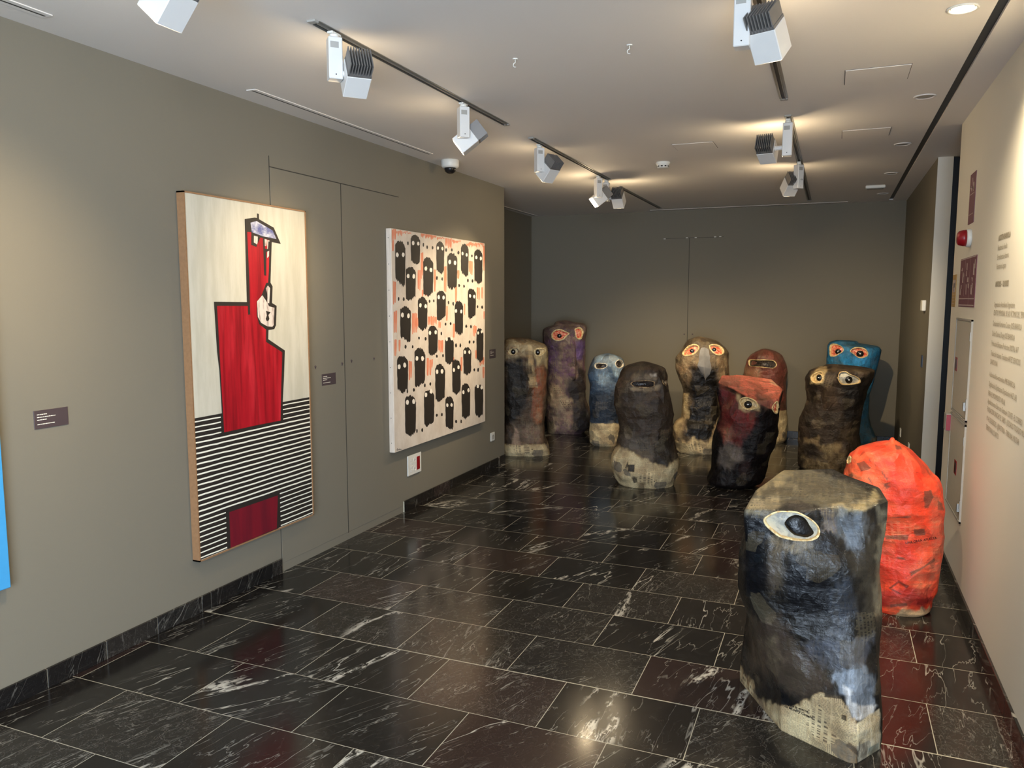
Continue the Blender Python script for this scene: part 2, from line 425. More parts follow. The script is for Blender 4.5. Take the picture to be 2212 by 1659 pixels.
spotlight(-.31, 5.27, .20, (-.125, .03, 0), (.25, 9.4, .75), 'white spotlight with fins hanging left of the right track', 185, 54, rot=0)
spotlight(-.31, 6.90, .19, (-.06, .05, 0), (-1.3, 8.7, .9), 'small bright spotlight on the right track nearest the far wall', 84, 80)

def downlight(p, label, lit=False, power=90):
    o = thing('recessed_downlight', (p[0], p[1], ZC), label, 'downlight', 'round downlights beside the dark slot')
    MB().lathe([(.058, 0), (.058, -.004), (.050, -.006), (.044, -.002), (.044, 0)], (p[0], p[1], ZC), 32).build('trim_ring', M_CEIL if not lit else M_PLAST, o, True)
    MB().lathe([(.040, -.003), (.040, -.0005)], (p[0], p[1], ZC), 28).build('lens', M_GLOW2 if lit else M_STICK, o)
    if lit: lamp('lamp_light', 'SPOT', (p[0], p[1], ZC - .012), (p[0] + .03, p[1], 0), power, (1, .84, .58), o, spot_size=math.radians(140), spot_blend=.9, shadow_soft_size=.04)
downlight((.417, 3.598), 'lit round downlight at the upper right by the dark slot', True)
downlight((.417, 2.17), 'added round downlight out of view above the frame, brightening the right wall', True, 42)  # extra lamp put in beyond view to brighten the right wall
downlight((.421, 5.024), 'unlit round downlight nearest the lit one')
downlight((.415, 6.464), 'unlit round downlight halfway along the dark slot')
downlight((.425, 7.885), 'small unlit round downlight near the far wall')
downlight((.433, 9.339), 'unlit round downlight closest to the far wall')

def panel(x0, x1, y0, y1, n):
    m = MB(); m.bbox((x0 + .003, y0 + .003, ZC - .004), (x1 - .003, y1 - .003, ZC + .001), .001)
    o = m.build('access_panel', M_CEIL)
    tag(recenter(o), n, 'access panel', 'ceiling access panels')
    g = MB()
    for a in ((x0, y0, x0 + .003, y1), (x1 - .003, y0, x1, y1), (x0, y0, x1, y0 + .003), (x0, y1 - .003, x1, y1)): g.box((a[0], a[1], ZC - .0008), (a[2], a[3], ZC))
    e = g.build('shadow_gap', M_SEAM, o)
panel(.002, .302, 4.318, 4.60, 'white ceiling access panel nearest the camera, left of the dark slot')
panel(.002, .302, 5.806, 6.09, 'white ceiling access panel behind the nearest one by the slot')
panel(-1.145, -.848, 5.838, 6.10, 'white ceiling access panel in mid ceiling before the smoke detector')

def slot(x0, x1, y0, y1, lab, across=False):
    m = MB(); m.box((x0, y0, ZC - .004), (x1, y1, ZC), 0)
    if across: m.box((x0 + .01, (y0 + y1) / 2 - .005, ZC - .0046), (x1 - .01, (y0 + y1) / 2 + .005, ZC - .003), 1)
    else: m.box(((x0 + x1) / 2 - .005, y0 + .01, ZC - .0046), ((x0 + x1) / 2 + .005, y1 - .01, ZC - .003), 1)
    tag(recenter(m.build('air_diffuser', [M_CEIL, M_SEAM])), lab, 'air slot', 'linear air diffusers along the walls')
slot(-2.985, -2.925, .3, 2.30, 'white linear air diffuser at the upper left corner')
slot(-2.985, -2.925, 3.48, 5.50, 'white linear air diffuser above the first painting')
slot(-3.80, -3.74, 8.0, 10.0, 'white linear air diffuser in the recess behind the corner')
slot(-2.2, .1, 9.93, 9.99, 'long white linear air diffuser along the far wall', True)

# dome camera, smoke detector, hooks, emergency light
p = (-2.93, 5.80)
o = thing('dome_camera', (p[0], p[1], ZC), 'white dome security camera in the corner of ceiling and left wall', 'security camera')
MB().lathe([(.070, 0), (.074, -.004), (.072, -.050), (.062, -.062), (.046, -.064)], (p[0], p[1], ZC), 36).build('housing', M_PLAST, o, True)
MB().lathe([(.048, -.060), (.047, -.075), (.040, -.092), (.026, -.104), (.010, -.109)], (p[0], p[1], ZC), 28).build('dome', M_BLACK, o, True)
p = (-1.35, 6.55)
o = thing('smoke_detector', (p[0], p[1], ZC), 'white smoke detector on the ceiling before the far wall', 'smoke detector')
MB().lathe([(.058, 0), (.060, -.012), (.052, -.020), (.046, -.046), (.030, -.050)], (p[0], p[1], ZC), 32).build('housing', M_PLAST, o, True)
v = MB()
for k in range(10):
    a = 2 * math.pi * k / 10; v.box((-.008, .0425, -.040), (.008, .0495, -.032), M=Matrix.Translation((p[0], p[1], ZC)) @ Matrix.Rotation(a, 4, 'Z'))
v.build('vent', M_BLACK, o)
for (px, py, lab) in ((1113, 127, 'small white ceiling hook between the two tracks, the left one'), (1360, 97, 'small white ceiling hook further right, near the upper edge')):
    q = un(px, py, 2, ZC); m = MB(); m.lathe([(.014, 0), (.012, -.004)], (q[0], q[1], ZC), 16)
    m.tube([(q[0], q[1], ZC), (q[0], q[1], ZC - .018)] + [(q[0] - .010 * math.sin(a), q[1], ZC - .028 + .010 * math.cos(a)) for a in [i * math.pi / 8 for i in range(0, 10)]], .002, 6)
    tag(recenter(m.build('ceiling_hook', M_PLAST)), lab, 'hook', 'white ceiling hooks')
q = un(1891, 401, 2, ZC)
o = thing('emergency_light', (q[0], q[1], ZC), 'small white emergency light box on the ceiling near the far right corner', 'emergency light')
MB().bbox((q[0] - .09, q[1] - .05, ZC - .03), (q[0] + .09, q[1] + .05, ZC), .006).build('housing', M_PLAST, o)
MB().bbox((q[0] - .075, q[1] - .053, ZC - .034), (q[0] + .075, q[1] + .038, ZC - .029), .002).build('diffuser', M_STICK, o)

# ------------------------------------------------------------------ text
def text_mesh(s, size, bold=0.0, align='LEFT', sx=1.0):
    cu = bpy.data.curves.new('t', 'FONT'); cu.body = s; cu.size = size; cu.offset = bold; cu.align_x = align; cu.resolution_u = 2
    ob = bpy.data.objects.new('t', cu); COL.objects.link(ob)
    dg = bpy.context.evaluated_depsgraph_get(); me = bpy.data.meshes.new_from_object(ob.evaluated_get(dg))
    vs = [(v.co.x * sx, v.co.y) for v in me.vertices]; fs = [tuple(q.vertices) for q in me.polygons]
    bpy.data.objects.remove(ob); bpy.data.curves.remove(cu); bpy.data.meshes.remove(me)
    return vs, fs
def wall_text(mb, s, y, z, size, x, side, bold=0.0, sx=1.0, mat=0):
    """letters on the left (side=+1, reads towards +y) or right wall (side=-1, reads towards -y)"""
    vs, fs = text_mesh(s, size, bold, 'LEFT', sx)
    mb.add([(x, y + side * a, z + b) for a, b in vs], fs, mat)

# ------------------------------------------------------------------ paintings
def streaky(name, c1, c2, sc=(6, 60, 3), rough=.55, lo=.35, hi=.65, c3=None):
    g = NT(name); P = g.coord('Object'); v = g.vm('MULTIPLY', P, (40, sc[1], sc[2]))
    k = g.step(g.noise(v, 1.0, 5, .65), lo, hi); col = g.mix(k, lin(c1), lin(c2))
    if c3 is not None:
        k2 = g.step(g.noise(g.vm('MULTIPLY', P, (40, sc[1] * .35, sc[2] * .8)), 1.0, 4, .6), .52, .70); col = g.mix(k2, col, lin(c3))
    g.bump(g.noise(P, 400, 2), .1, .001)
    return g.done(col, rough)
P_CREAM = streaky('cream_oil_paint', (196, 190, 170), (210, 204, 186), (6, 14, 2))
P_RED = streaky('streaked_red_oil_paint', (176, 22, 36), (136, 14, 26), (6, 26, 1.6), .42, .40, .66, (196, 40, 52))
P_DRED = streaky('maroon_oil_paint', (122, 20, 36), (100, 18, 34), (6, 12, 1.0), .5)
P_BLK = plain('black_oil_paint', (44, 39, 35), .5, vary=.15)
P_STR = plain('cream_stripe_paint', (244, 240, 222), .6)
P_LOCK = streaky('smoky_white_oil_paint', (222, 208, 196), (120, 84, 80), (6, 40, 9), .5, .45, .75)
P_CAP = streaky('blue_white_oil_paint', (92, 98, 150), (206, 206, 216), (6, 10, 16), .5, .40, .66)
P_WOOD = plain('oak_frame', (150, 112, 78), .5, vary=.25, scale=60)
P_CANV = streaky('pale_canvas_paint', (214, 200, 184), (226, 214, 200), (6, 8, 5))
P_ORG = streaky('orange_dry_brush', (220, 128, 96), (232, 176, 146), (6, 70, 6), .6, .40, .75)
P_EYE = plain('white_dab', (246, 238, 224), .6)
P_SIDE = plain('raw_canvas_edge', (190, 186, 176), .8)
P_SKY = plain('flat_blue_paint', (66, 152, 208), .45, vary=.04)

def flat(mb, pts, x, mat):                       # a paint layer: filled polygon on a wall-parallel plane
    n = len(pts)
    from mathutils.geometry import tessellate_polygon
    tr = tessellate_polygon([[Vector((p[0], p[1], 0)) for p in pts]])
    a = 0.5 * sum(pts[i][0] * pts[(i + 1) % n][1] - pts[(i + 1) % n][0] * pts[i][1] for i in range(n))
    fs = []
    for t in tr:
        (x0, y0), (x1, y1), (x2, y2) = pts[t[0]], pts[t[1]], pts[t[2]]
        fs.append(tuple(t) if (x1 - x0) * (y2 - y0) - (x2 - x0) * (y1 - y0) > 0 else tuple(t[::-1]))
    mb.add([(x, p[0], p[1]) for p in pts], fs, mat)

# --- the red figure
X1 = XL + .05
def W1(px, py): q = un(px, py, 0, X1); return (q[1], q[2])
def c1(X, Y): return W1(360 + X / 3.6875, 380 + Y / 3.6875)
def c2(X, Y): return W1(360 + X / 3.6875, 800 + Y / 3.6875)
y0, y1, z0, z1 = 3.094, 4.087, .302, 2.248
o = thing('framed_painting', (X1, (y0 + y1) / 2, (z0 + z1) / 2), 'tall framed painting of a red figure with padlocked mouth over black stripes', 'painting')
fr = MB(); t = .008
fr.box((XL + .006, y0, z0), (X1 + .004, y0 + t, z1)); fr.box((XL + .006, y1 - t, z0), (X1 + .004, y1, z1))
fr.box((XL + .006, y0, z0), (X1 + .004, y1, z0 + t)); fr.box((XL + .006, y0, z1 - t), (X1 + .004, y1, z1))
fr.box((XL, y0 + .1, z1 - .2), (XL + .01, y1 - .1, z1 - .1)); fr.build('frame', P_WOOD, o)
k = MB(); e = t + .002
k.box((XL + .010, y0 + t, z0 + t), (X1, y1 - t, z1 - t), 0)
d = .0004; n_ = lambda i: X1 + d * i
zt = c2(430, 344)[1]
flat(k, [(y0 + e, z0 + e), (y1 - e, z0 + e), (y1 - e, zt), (y0 + e, zt)], n_(1), 1)
zl = [c2(228 + 1.45 * (i), v)[1] for i, v in enumerate((410, 455, 497, 540, 582, 622, 663, 705, 748, 790, 833, 876, 918, 960, 1002, 1042, 1085, 1130, 1175, 1218, 1262, 1303, 1343, 1383, 1420, 1460, 1497))]
za, zb = zl[0] , zl[-1]; rnd = random.Random(3)
yA, yB = c2(430, 380)[0], c2(925, 300)[0]; yC_, yD_ = c2(475, 1250)[0], c2(903, 1050)[0]
for i in range(27):
    z = za + (zb - za) * i / 26; th = .0042 if 4 <= i <= 18 else .0034
    spans = [(y0 + e, y1 - e)]
    if i < 4: spans = [(y0 + e, yA), (yB, y1 - e)]
    if i > 18: spans = [(y0 + e, yC_), (yD_, y1 - e)]
    for (a, b_) in spans:
        n = max(3, int((b_ - a) / .05)); up_, lo_ = [], []
        for j in range(n + 1):
            yy = a + (b_ - a) * j / n; w_ = rnd.uniform(-.0012, .0012)
            up_.append((yy, z + th + w_)); lo_.append((yy, z - th + w_ + rnd.uniform(-.0006, .0006)))
        flat(k, lo_ + up_[::-1], n_(2), 2)
outer = [c1(375, 1002), c1(638, 1005), c1(620, 343), c1(700, 332), c1(718, 335), c1(718, 298), c1(733, 303), c1(735, 345), c1(852, 412), c1(908, 542),
         c1(836, 527), c1(826, 850), c1(843, 880), c1(838, 1012), c1(875, 1035), c1(870, 1190), c1(855, 1222), c1(810, 1227), c1(808, 1300), c1(940, 1390),
         c1(934, 1600), c2(926, 200), c2(916, 412), c2(700, 460), c2(445, 512), c2(438, 330), c2(418, 0), c1(400, 1400)]
flat(k, outer, n_(3), 1)
body = [c1(400, 1035), c1(646, 1036), c1(647, 1105), c1(664, 1103), c1(656, 800), c1(640, 445), c1(672, 448), c1(672, 548), c1(712, 566), c1(745, 490), c1(770, 498), c1(818, 512), c1(812, 760),
        c1(806, 850), c1(792, 852), c1(750, 960), c1(716, 1000), c1(716, 1110), c1(735, 1180), c1(790, 1225), c1(790, 1322), c1(920, 1405), c1(912, 1640), c2(906, 400), c2(700, 440), c2(457, 494), c2(428, 0)]
flat(k, body, n_(4), 3)
flat(k, [c1(666, 372), c1(715, 360), c1(842, 435), c1(872, 503), c1(760, 480), c1(676, 448)], n_(5), 5)
flat(k, [c1(690, 475), c1(724, 484), c1(722, 535), c1(712, 560), c1(690, 548)], n_(5), 4)
flat(k, [c1(688, 474), c1(693, 474), c1(692, 530), c1(716, 545), c1(712, 566), c1(674, 550), c1(674, 472)], n_(6), 1)
flat(k, [c1(772, 500), c1(798, 508), c1(794, 560), c1(774, 556)], n_(5), 4); flat(k, [c1(800, 512), c1(818, 516), c1(812, 640), c1(798, 655)], n_(5), 4)
flat(k, [c1(764, 498), c1(778, 500), c1(780, 580), c1(804, 582), c1(808, 520), c1(818, 522), c1(814, 596), c1(792, 606), c1(790, 796), c1(774, 792)], n_(6), 1)
flat(k, [c1(788, 895), c1(805, 872), c1(822, 895), c1(815, 1015), c1(800, 1010), c1(800, 940)], n_(5), 4)
flat(k, [c1(718, 1000), c1(760, 950), c1(800, 1010), c1(812, 1038), c1(856, 1050), c1(850, 1188), c1(840, 1202), c1(800, 1198), c1(750, 1170), c1(724, 1122)], n_(5), 4)
flat(k, [c1(788, 1074), c1(826, 1086), c1(808, 1108), c1(816, 1138), c1(808, 1155), c1(794, 1156), c1(786, 1138), c1(797, 1112)], n_(6), 1)
flat(k, [c2(478, 1128), c2(896, 978), c2(890, 1262), c2(486, 1424)], n_(3), 1)
flat(k, [c2(497, 1130), c2(884, 996), c2(876, 1258), c2(508, 1414)], n_(4), 6)
k.build('canvas', [P_CREAM, P_BLK, P_STR, P_RED, P_LOCK, P_CAP, P_DRED], o)

# --- the field of masks
X2 = XL + .05
def W2(px, py): q = un(px, py, 0, X2); return (q[1], q[2])
def d1(X, Y): return W2(820 + X / 6.146, 470 + Y / 6.146)
def d2(X, Y): return W2(820 + X / 5.185, 720 + Y / 5.185)
y0, y1, z0, z1 = 5.112, 6.806, .524, 2.229
o = thing('canvas_painting', (X2, (y0 + y1) / 2, (z0 + z1) / 2), 'square unframed canvas with rows of black white-eyed masks on cream and orange', 'painting')
k = MB(); k.bbox((XL + .004, y0, z0), (X2, y1, z1), .003, 0)
for zz in (z0, z1): pass
rnd = random.Random(11)
strokes = [(d1, s_) for s_ in ((160, 215, 150, 315), (220, 300, 175, 250), (165, 190, 300, 470), (300, 420, 190, 212), (330, 350, 190, 235), (545, 640, 205, 270), (640, 750, 225, 300), (760, 860, 265, 285), (870, 960, 280, 400),
    (960, 1075, 300, 330), (1150, 1395, 335, 385), (1180, 1240, 330, 400), (1375, 1398, 370, 720), (545, 580, 460, 800), (505, 545, 690, 980), (720, 745, 690, 980), (850, 890, 640, 980), (1030, 1060, 690, 810),
    (1180, 1235, 570, 750), (1000, 1025, 900, 1120), (175, 215, 850, 1170), (185, 230, 1240, 1560), (560, 600, 950, 1050), (600, 640, 960, 1040), (430, 500, 1260, 1540), (640, 760, 1310, 1440), (880, 905, 1180, 1370), (1290, 1330, 930, 1110),
    (1350, 1372, 930, 1080), (970, 1000, 1400, 1600), (1235, 1285, 1430, 1570), (780, 812, 1380, 1500), (1118, 1135, 1150, 1320), (470, 520, 1330, 1480), (1378, 1392, 1240, 1380))]
strokes += [(d2, s_) for s_ in ((165, 195, 60, 240), (210, 235, 80, 190), (325, 362, 310, 540), (525, 550, 280, 490), (555, 580, 300, 500), (580, 598, 280, 380), (655, 710, 70, 210), (810, 835, 255, 370), (905, 925, 260, 440),
    (1070, 1090, 190, 300), (1120, 1170, 265, 370), (1150, 1172, 370, 500))]
for fn, (a, b_, t_, u_) in strokes:                     # dry vertical brush marks
    n = max(1, int((b_ - a) / 16)); wv = (b_ - a) / n
    for j in range(n):
        xa = a + j * wv + rnd.uniform(0, 3); xb = xa + wv * rnd.uniform(.8, 1.05); ta = t_ + rnd.uniform(-10, 10); ub = u_ + rnd.uniform(-40, 15)
        if fn is d1 and ub < ta + 12: ub = ta + 20
        q = [fn(xa, ta + 6), fn(xa + wv * .3, ta), fn(xb, ta + 4), fn(xb + 1, (ta + ub) / 2), fn(xb - wv * .2, ub - 5), fn((xa + xb) / 2, ub + 4), fn(xa + 1, ub - 8), fn(xa - 1, (ta + ub) / 2)]
        q = [(min(max(v_[0], y0 + .003), y1 - .003), min(max(v_[1], z0 + .003), z1 - .003)) for v_ in q]
        flat(k, q, X2 + .0003 + .00001 * (j % 5), 1)
masks = [(d1, v_) for v_ in ((205, 342, 305, 920, 233, 495, 312, 493), (412, 537, 230, 625, 445, 338, 512, 345), (752, 858, 318, 750, 773, 405, 833, 412), (898, 1030, 468, 960, 930, 590, 1000, 600),
    (1078, 1180, 350, 790, 1100, 478, 1155, 495), (1255, 1365, 420, 885, 1283, 530, 1343, 542), (345, 480, 652, 1112, 378, 775, 453, 780), (577, 712, 528, 1055, 612, 677, 682, 695), (757, 880, 970, 1370, 783, 1058, 848, 1063),
    (1172, 1278, 940, 1350, 1200, 1040, 1255, 1050), (997, 1108, 1105, 1565, 1013, 1240, 1083, 1245), (508, 635, 1052, 1500, 540, 1165, 612, 1177), (272, 415, 1175, 1655, 302, 1293, 382, 1305), (647, 770, 1437, 1835, 667, 1532, 743, 1522),
    (868, 983, 1590, 1950, 890, 1615, 955, 1608), (1285, 1378, 1470, 1925, 1307, 1532, 1355, 1515))]
masks += [(d2, v_) for v_ in ((937, 1027, 155, 470, 955, 210, 1005, 212), (195, 318, 250, 670, 217, 375, 280, 357), (390, 512, 165, 605, 418, 280, 480, 282), (622, 733, 345, 770, 643, 430, 698, 425), (812, 908, 290, 690, 830, 412, 882, 380),
    (918, 1015, 562, 965, 938, 660, 995, 638), (1065, 1160, 568, 945, 1100, 592, 1142, 608), (283, 408, 690, 1155, 310, 772, 380, 765), (497, 612, 635, 1050, 518, 690, 575, 650), (737, 830, 705, 1085, 757, 805, 805, 802))]
for fn, (a, b_, t_, u_, e1, f1, e2, f2) in masks:
    w_ = b_ - a; h_ = u_ - t_; q = []; nt_ = 20
    lo_tip = rnd.uniform(.25, .8)
    for j in range(nt_ + 1):                                     # ragged crown
        s_ = j / nt_; arch = (abs(s_ - .45) * 2) ** 2.4 * .13 * h_
        q.append((a + w_ * s_, t_ + arch + rnd.choice((-.012, .0, .03)) * rnd.uniform(.3, 1.2) * h_))
    for j in range(1, 7): q.append((b_ - w_ * .03 * (j / 7) ** 2 + rnd.uniform(-2, 2), t_ + h_ * (.14 + .66 * j / 7)))
    for j in range(nt_ + 1):                                     # ragged hem, pulled to a point
        s_ = 1 - j / nt_; hem = abs(s_ - lo_tip) * .20 * h_
        q.append((a + w_ * (.04 + .92 * s_), u_ - hem + rnd.choice((-.04, .0, .028)) * rnd.uniform(.3, 1.2) * h_))
    for j in range(6, 0, -1): q.append((a + w_ * .03 * (j / 7) ** 2 + rnd.uniform(-2, 2), t_ + h_ * (.14 + .66 * j / 7)))
    flat(k, [fn(*v_) for v_ in q], X2 + .0006, 2)
    for (ex, ey) in ((e1, f1), (e2, f2)):
        rx, ry = w_ * .135, w_ * .235
        if fn is d2: ry *= 1.02
        flat(k, [fn(ex + rx * math.cos(i * math.pi / 6) * rnd.uniform(.85, 1.12), ey + ry * math.sin(i * math.pi / 6) * rnd.uniform(.85, 1.1)) for i in range(12)], X2 + .0009, 3)
dots = [(d1, v_) for v_ in ((375, 340), (580, 360), (630, 392), (703, 400), (882, 432), (957, 430), (1045, 465), (1225, 510), (760, 803), (830, 815), (1172, 835), (1232, 840), (1055, 902), (1120, 912), (252, 1080), (320, 1083), (662, 1112),
    (718, 1105), (915, 1128), (977, 1145), (1300, 1182), (1360, 1190), (875, 1415), (942, 1407), (1150, 1443), (1212, 1447), (522, 1600), (610, 1610), (820, 1540))]
dots += [(d2, v_) for v_ in ((290, 150), (370, 150), (855, 135), (903, 135), (1007, 97), (1053, 97), (640, 257), (710, 250), (310, 650), (383, 635), (507, 583), (568, 568), (1060, 410), (1103, 410), (640, 917), (697, 910), (857, 988), (913, 987), (417, 1095), (477, 1083))]
for fn, (ex, ey) in dots:
    sc = 1.0 if fn is d1 else .87; r1_ = rnd.uniform(10, 14) * sc; r2_ = rnd.uniform(19, 27) * sc
    flat(k, [fn(ex + r1_ * math.cos(i * math.pi / 5) * rnd.uniform(.8, 1.15), ey + r2_ * math.sin(i * math.pi / 5) * rnd.uniform(.85, 1.15)) for i in range(10)], X2 + .0006, 2)
for i, (a, b_, c_, d_) in enumerate(((192, 1305, 200, 1285), (203, 1290, 214, 1300), (216, 1280, 222, 1300), (224, 1285, 232, 1295), (190, 1306, 244, 1297))):
    p0, p1 = d2(a, b_), d2(c_, d_); flat(k, [p0, (p0[0] + .004, p0[1] - .004), (p1[0] + .004, p1[1] - .004), p1], X2 + .0006, 2)
k.build('canvas', [P_CANV, P_ORG, P_BLK, P_EYE], o)
for i in range(9):
    zz = z1 - .07 - i * .195; MB().box((XL + .022, y0 - .0012, zz - .003), (XL + .027, y0 + .001, zz + .003)).build('staple', M_BLACK, o)

# --- blue canvas at the left edge
o = thing('blue_canvas', (XL + .02, 1.5, 1.4), 'flat blue canvas cut by the left edge of the picture', 'painting')
k = MB(); k.bbox((XL + .004, .90, .517), (XL + .04, 2.083, 1.97), .003); k.build('canvas', P_SKY, o)

# ------------------------------------------------------------------ things on the left wall
def wall_label(ya, yb, za, zb, lines, label):
    o = thing('wall_label', (XL, (ya + yb) / 2, (za + zb) / 2), label, 'label', 'dark caption plates beside the paintings')
    MB().bbox((XL, ya, za), (XL + .004, yb, zb), .0008).build('plate', M_LABEL, o)
    m = MB()
    rw_ = random.Random(len(label))
    for ln, dz in lines:
        a = ya + .013; e_ = a + ln
        while a < e_:
            b_ = min(e_, a + rw_.uniform(.006, .014)); flat(m, [(a, zb - dz), (b_, zb - dz), (b_, zb - dz + .0034), (a, zb - dz + .0034)], XL + .0045, 0); a = b_ + .0016
    m.build('lettering', M_INK, o)
LN = [(.046, .0195), (.086, .0310), (.044, .0425), (.080, .0615)]
wall_label(2.256, 2.416, 1.146, 1.225, LN, 'dark caption plate nearest the blue canvas')
wall_label(4.278, 4.436, 1.126, 1.204, LN, 'dark caption plate right of the red figure painting')
wall_label(7.02, 7.168, 1.119, 1.207, LN, 'dark caption plate right of the mask painting by the corner')

ya, yb, za, zb = 5.382, 5.603, .278, .443
o = thing('socket_panel', (XL, (ya + yb) / 2, (za + zb) / 2), 'white wall socket panel with a red strip under the mask painting', 'socket')
pl = MB().bbox((XL, ya, za), (XL + .010, yb, zb), .003).build('cover_plate', M_PLAST, o)
tag(MB().bbox((XL + .009, ya + .142, za + .028), (XL + .0125, ya + .192, zb - .028), .001).build('red_socket', M_REDP, o), 'red socket strip')
for zz in (.325, .395):
    m = MB(); M_ = Matrix.Translation((XL + .010, ya + .112, zz)) @ Matrix.Rotation(math.pi / 2, 4, 'Y')
    m.lathe([(.022, 0), (.022, .002), (.018, .002), (.017, .0004)], (0, 0, 0), 24, M=M_); m.build('power_socket', M_PLAST, o)
    m = MB()
    for s_ in (-.006, .006): m.lathe([(.0024, 0), (.0024, .0008)], (0, s_, .0008), 8, M=M_)
    m.build('pin_hole', M_BLACK, o)
for zz in (.305, .335, .365, .395): MB().bbox((XL + .009, ya + .045, zz), (XL + .012, ya + .075, zz + .02), .001).build('data_port', M_PLAST, o)
ya, yb, za, zb = 7.035, 7.127, .283, .370
o = thing('light_switch', (XL, (ya + yb) / 2, (za + zb) / 2), 'small square white socket low on the wall by the corner', 'socket')
MB().bbox((XL, ya, za), (XL + .010, yb, zb), .003).build('cover_plate', M_PLAST, o)
MB().lathe([(.022, 0), (.022, .003), (.017, .003), (.016, .001)], (0, 0, 0), 24, M=Matrix.Translation((XL + .010, (ya + yb) / 2, (za + zb) / 2)) @ Matrix.Rotation(math.pi / 2, 4, 'Y')).build('socket_insert', M_STICK, o)
for (yy, zz, lab) in ((4.211, 1.261, 'small dark screw beside the red figure painting'), (4.513, 1.26, 'small dark screw just left of the door gap'), (4.626, 1.271, 'small dark screw just right of the door gap'), (4.919, 1.267, 'small dark screw midway to the mask painting')):
    m = MB().lathe([(.008, 0), (.008, .003), (.004, .006)], (0, 0, 0), 12, M=Matrix.Translation((XL + .003, yy, zz)) @ Matrix.Rotation(math.pi / 2, 4, 'Y'))
    m.box((XL + .003, yy - .003, zz - .016), (XL + .005, yy + .002, zz)); tag(recenter(m.build('wall_screw', M_LABEL)), lab, 'screw', 'dark screws in the flush doors')
# little brackets on the far wall
for i, (px, py) in enumerate(((1436, 516), (1484, 513.5), (1503, 513), (1545, 511.5), (1556, 511))):
    q = un(px, py, 1, YF); m = MB().bbox((q[0] - .013, YF - .012, q[2] - .006), (q[0] + .013, YF, q[2] + .004), .002)
    tag(recenter(m.build('wall_bracket', M_PLAST)), ['tiny white bracket on the far wall, leftmost', 'tiny white bracket just left of the panel joint', 'tiny white bracket just right of the panel joint', 'tiny white bracket fourth along the far wall', 'tiny white bracket on the far wall, rightmost'][i], 'bracket', 'tiny white brackets on the far wall')
for i, (px, py) in enumerate(((1478, 722), (1496, 722))):
    q = un(px, py, 1, YF); m = MB().bbox((q[0] - .008, YF - .004, q[2] - .008), (q[0] + .008, YF, q[2] + .008), .001)
    tag(recenter(m.build('wall_screw', M_LABEL)), ['small dark screw left of the far wall joint', 'small dark screw right of the far wall joint'][i], 'screw', 'dark screws in the far wall')

# ------------------------------------------------------------------ things on the right wall
def rbox(ya, yb, za, zb, th, b=.002): return MB().bbox((XR - th, ya, za), (XR, yb, zb), b)
# tall maroon sign
o = thing('evacuation_sign', (XR, 5.28, 2.28), 'narrow tall maroon sign high on the white wall above the siren', 'sign', 'maroon safety signs')
rbox(5.18, 5.38, 2.138, 2.428, .003, .0006).build('panel', M_SIGN, o)
m = MB(); x_ = XR - .0036
for (a, b_, c_, d_) in ((5.20, 5.36, 2.190, 2.194), (5.20, 5.36, 2.306, 2.310), (5.30, 5.35, 2.345, 2.35), (5.22, 5.26, 2.33, 2.37)): flat(m, [(a, c_), (b_, c_), (b_, d_), (a, d_)], x_, 0)
flat(m, [(5.23, 2.32), (5.25, 2.32), (5.30, 2.40), (5.28, 2.40)], x_, 0); flat(m, [(5.30, 2.32), (5.33, 2.34), (5.32, 2.36), (5.28, 2.34)], x_, 0)
m.build('pictogram', M_SIGNL, o)
# big maroon sign
o = thing('evacuation_sign', (XR, 5.27, 1.8), 'wide maroon evacuation plan on the white wall below the siren', 'sign', 'maroon safety signs')
rbox(4.975, 5.563, 1.655, 1.944, .003, .0006).build('panel', M_SIGN, o)
m = MB()
for (a, b_, c_, d_) in ((4.985, 5.55, 1.700, 1.706), (4.985, 5.55, 1.662, 1.668), (4.985, 5.55, 1.936, 1.941), (5.366, 5.372, 1.72, 1.935), (5.18, 5.186, 1.665, 1.935)): flat(m, [(a, c_), (b_, c_), (b_, d_), (a, d_)], XR - .0036, 0)
rnd = random.Random(5)
for i in range(15):
    a = 5.0 + (i % 3) * .19 + rnd.uniform(.0, .11); c_ = 1.725 + (i // 3) * .036; hgt = rnd.uniform(.02, .07); flat(m, [(a, c_), (a + rnd.uniform(.02, .06), c_ + .004), (a + rnd.uniform(.02, .05), c_ + hgt), (a + .004, c_ + hgt * .9)], XR - .0036, 0)
m.build('pictogram', M_SIGNL, o)
# yellow sign
o = thing('safety_sign', (XR, 5.79, 1.755), 'small ochre sign at the end of the white wall', 'sign')
rbox(5.712, 5.872, 1.652, 1.858, .003, .0006).build('panel', M_YEL, o)
m = MB(); flat(m, [(5.73, 1.745), (5.855, 1.745), (5.855, 1.825), (5.73, 1.825)], XR - .0034, 0); flat(m, [(5.77, 1.775), (5.81, 1.77), (5.81, 1.81), (5.775, 1.80)], XR - .0040, 1); flat(m, [(5.80, 1.755), (5.83, 1.752), (5.815, 1.775)], XR - .0040, 1)
for i in range(4): flat(m, [(5.735, 1.735 - i * .02), (5.85, 1.735 - i * .02), (5.85, 1.731 - i * .02), (5.735, 1.731 - i * .02)], XR - .0034, 0)
m.build('pictogram', [M_SIGNL, M_BLACK], o)
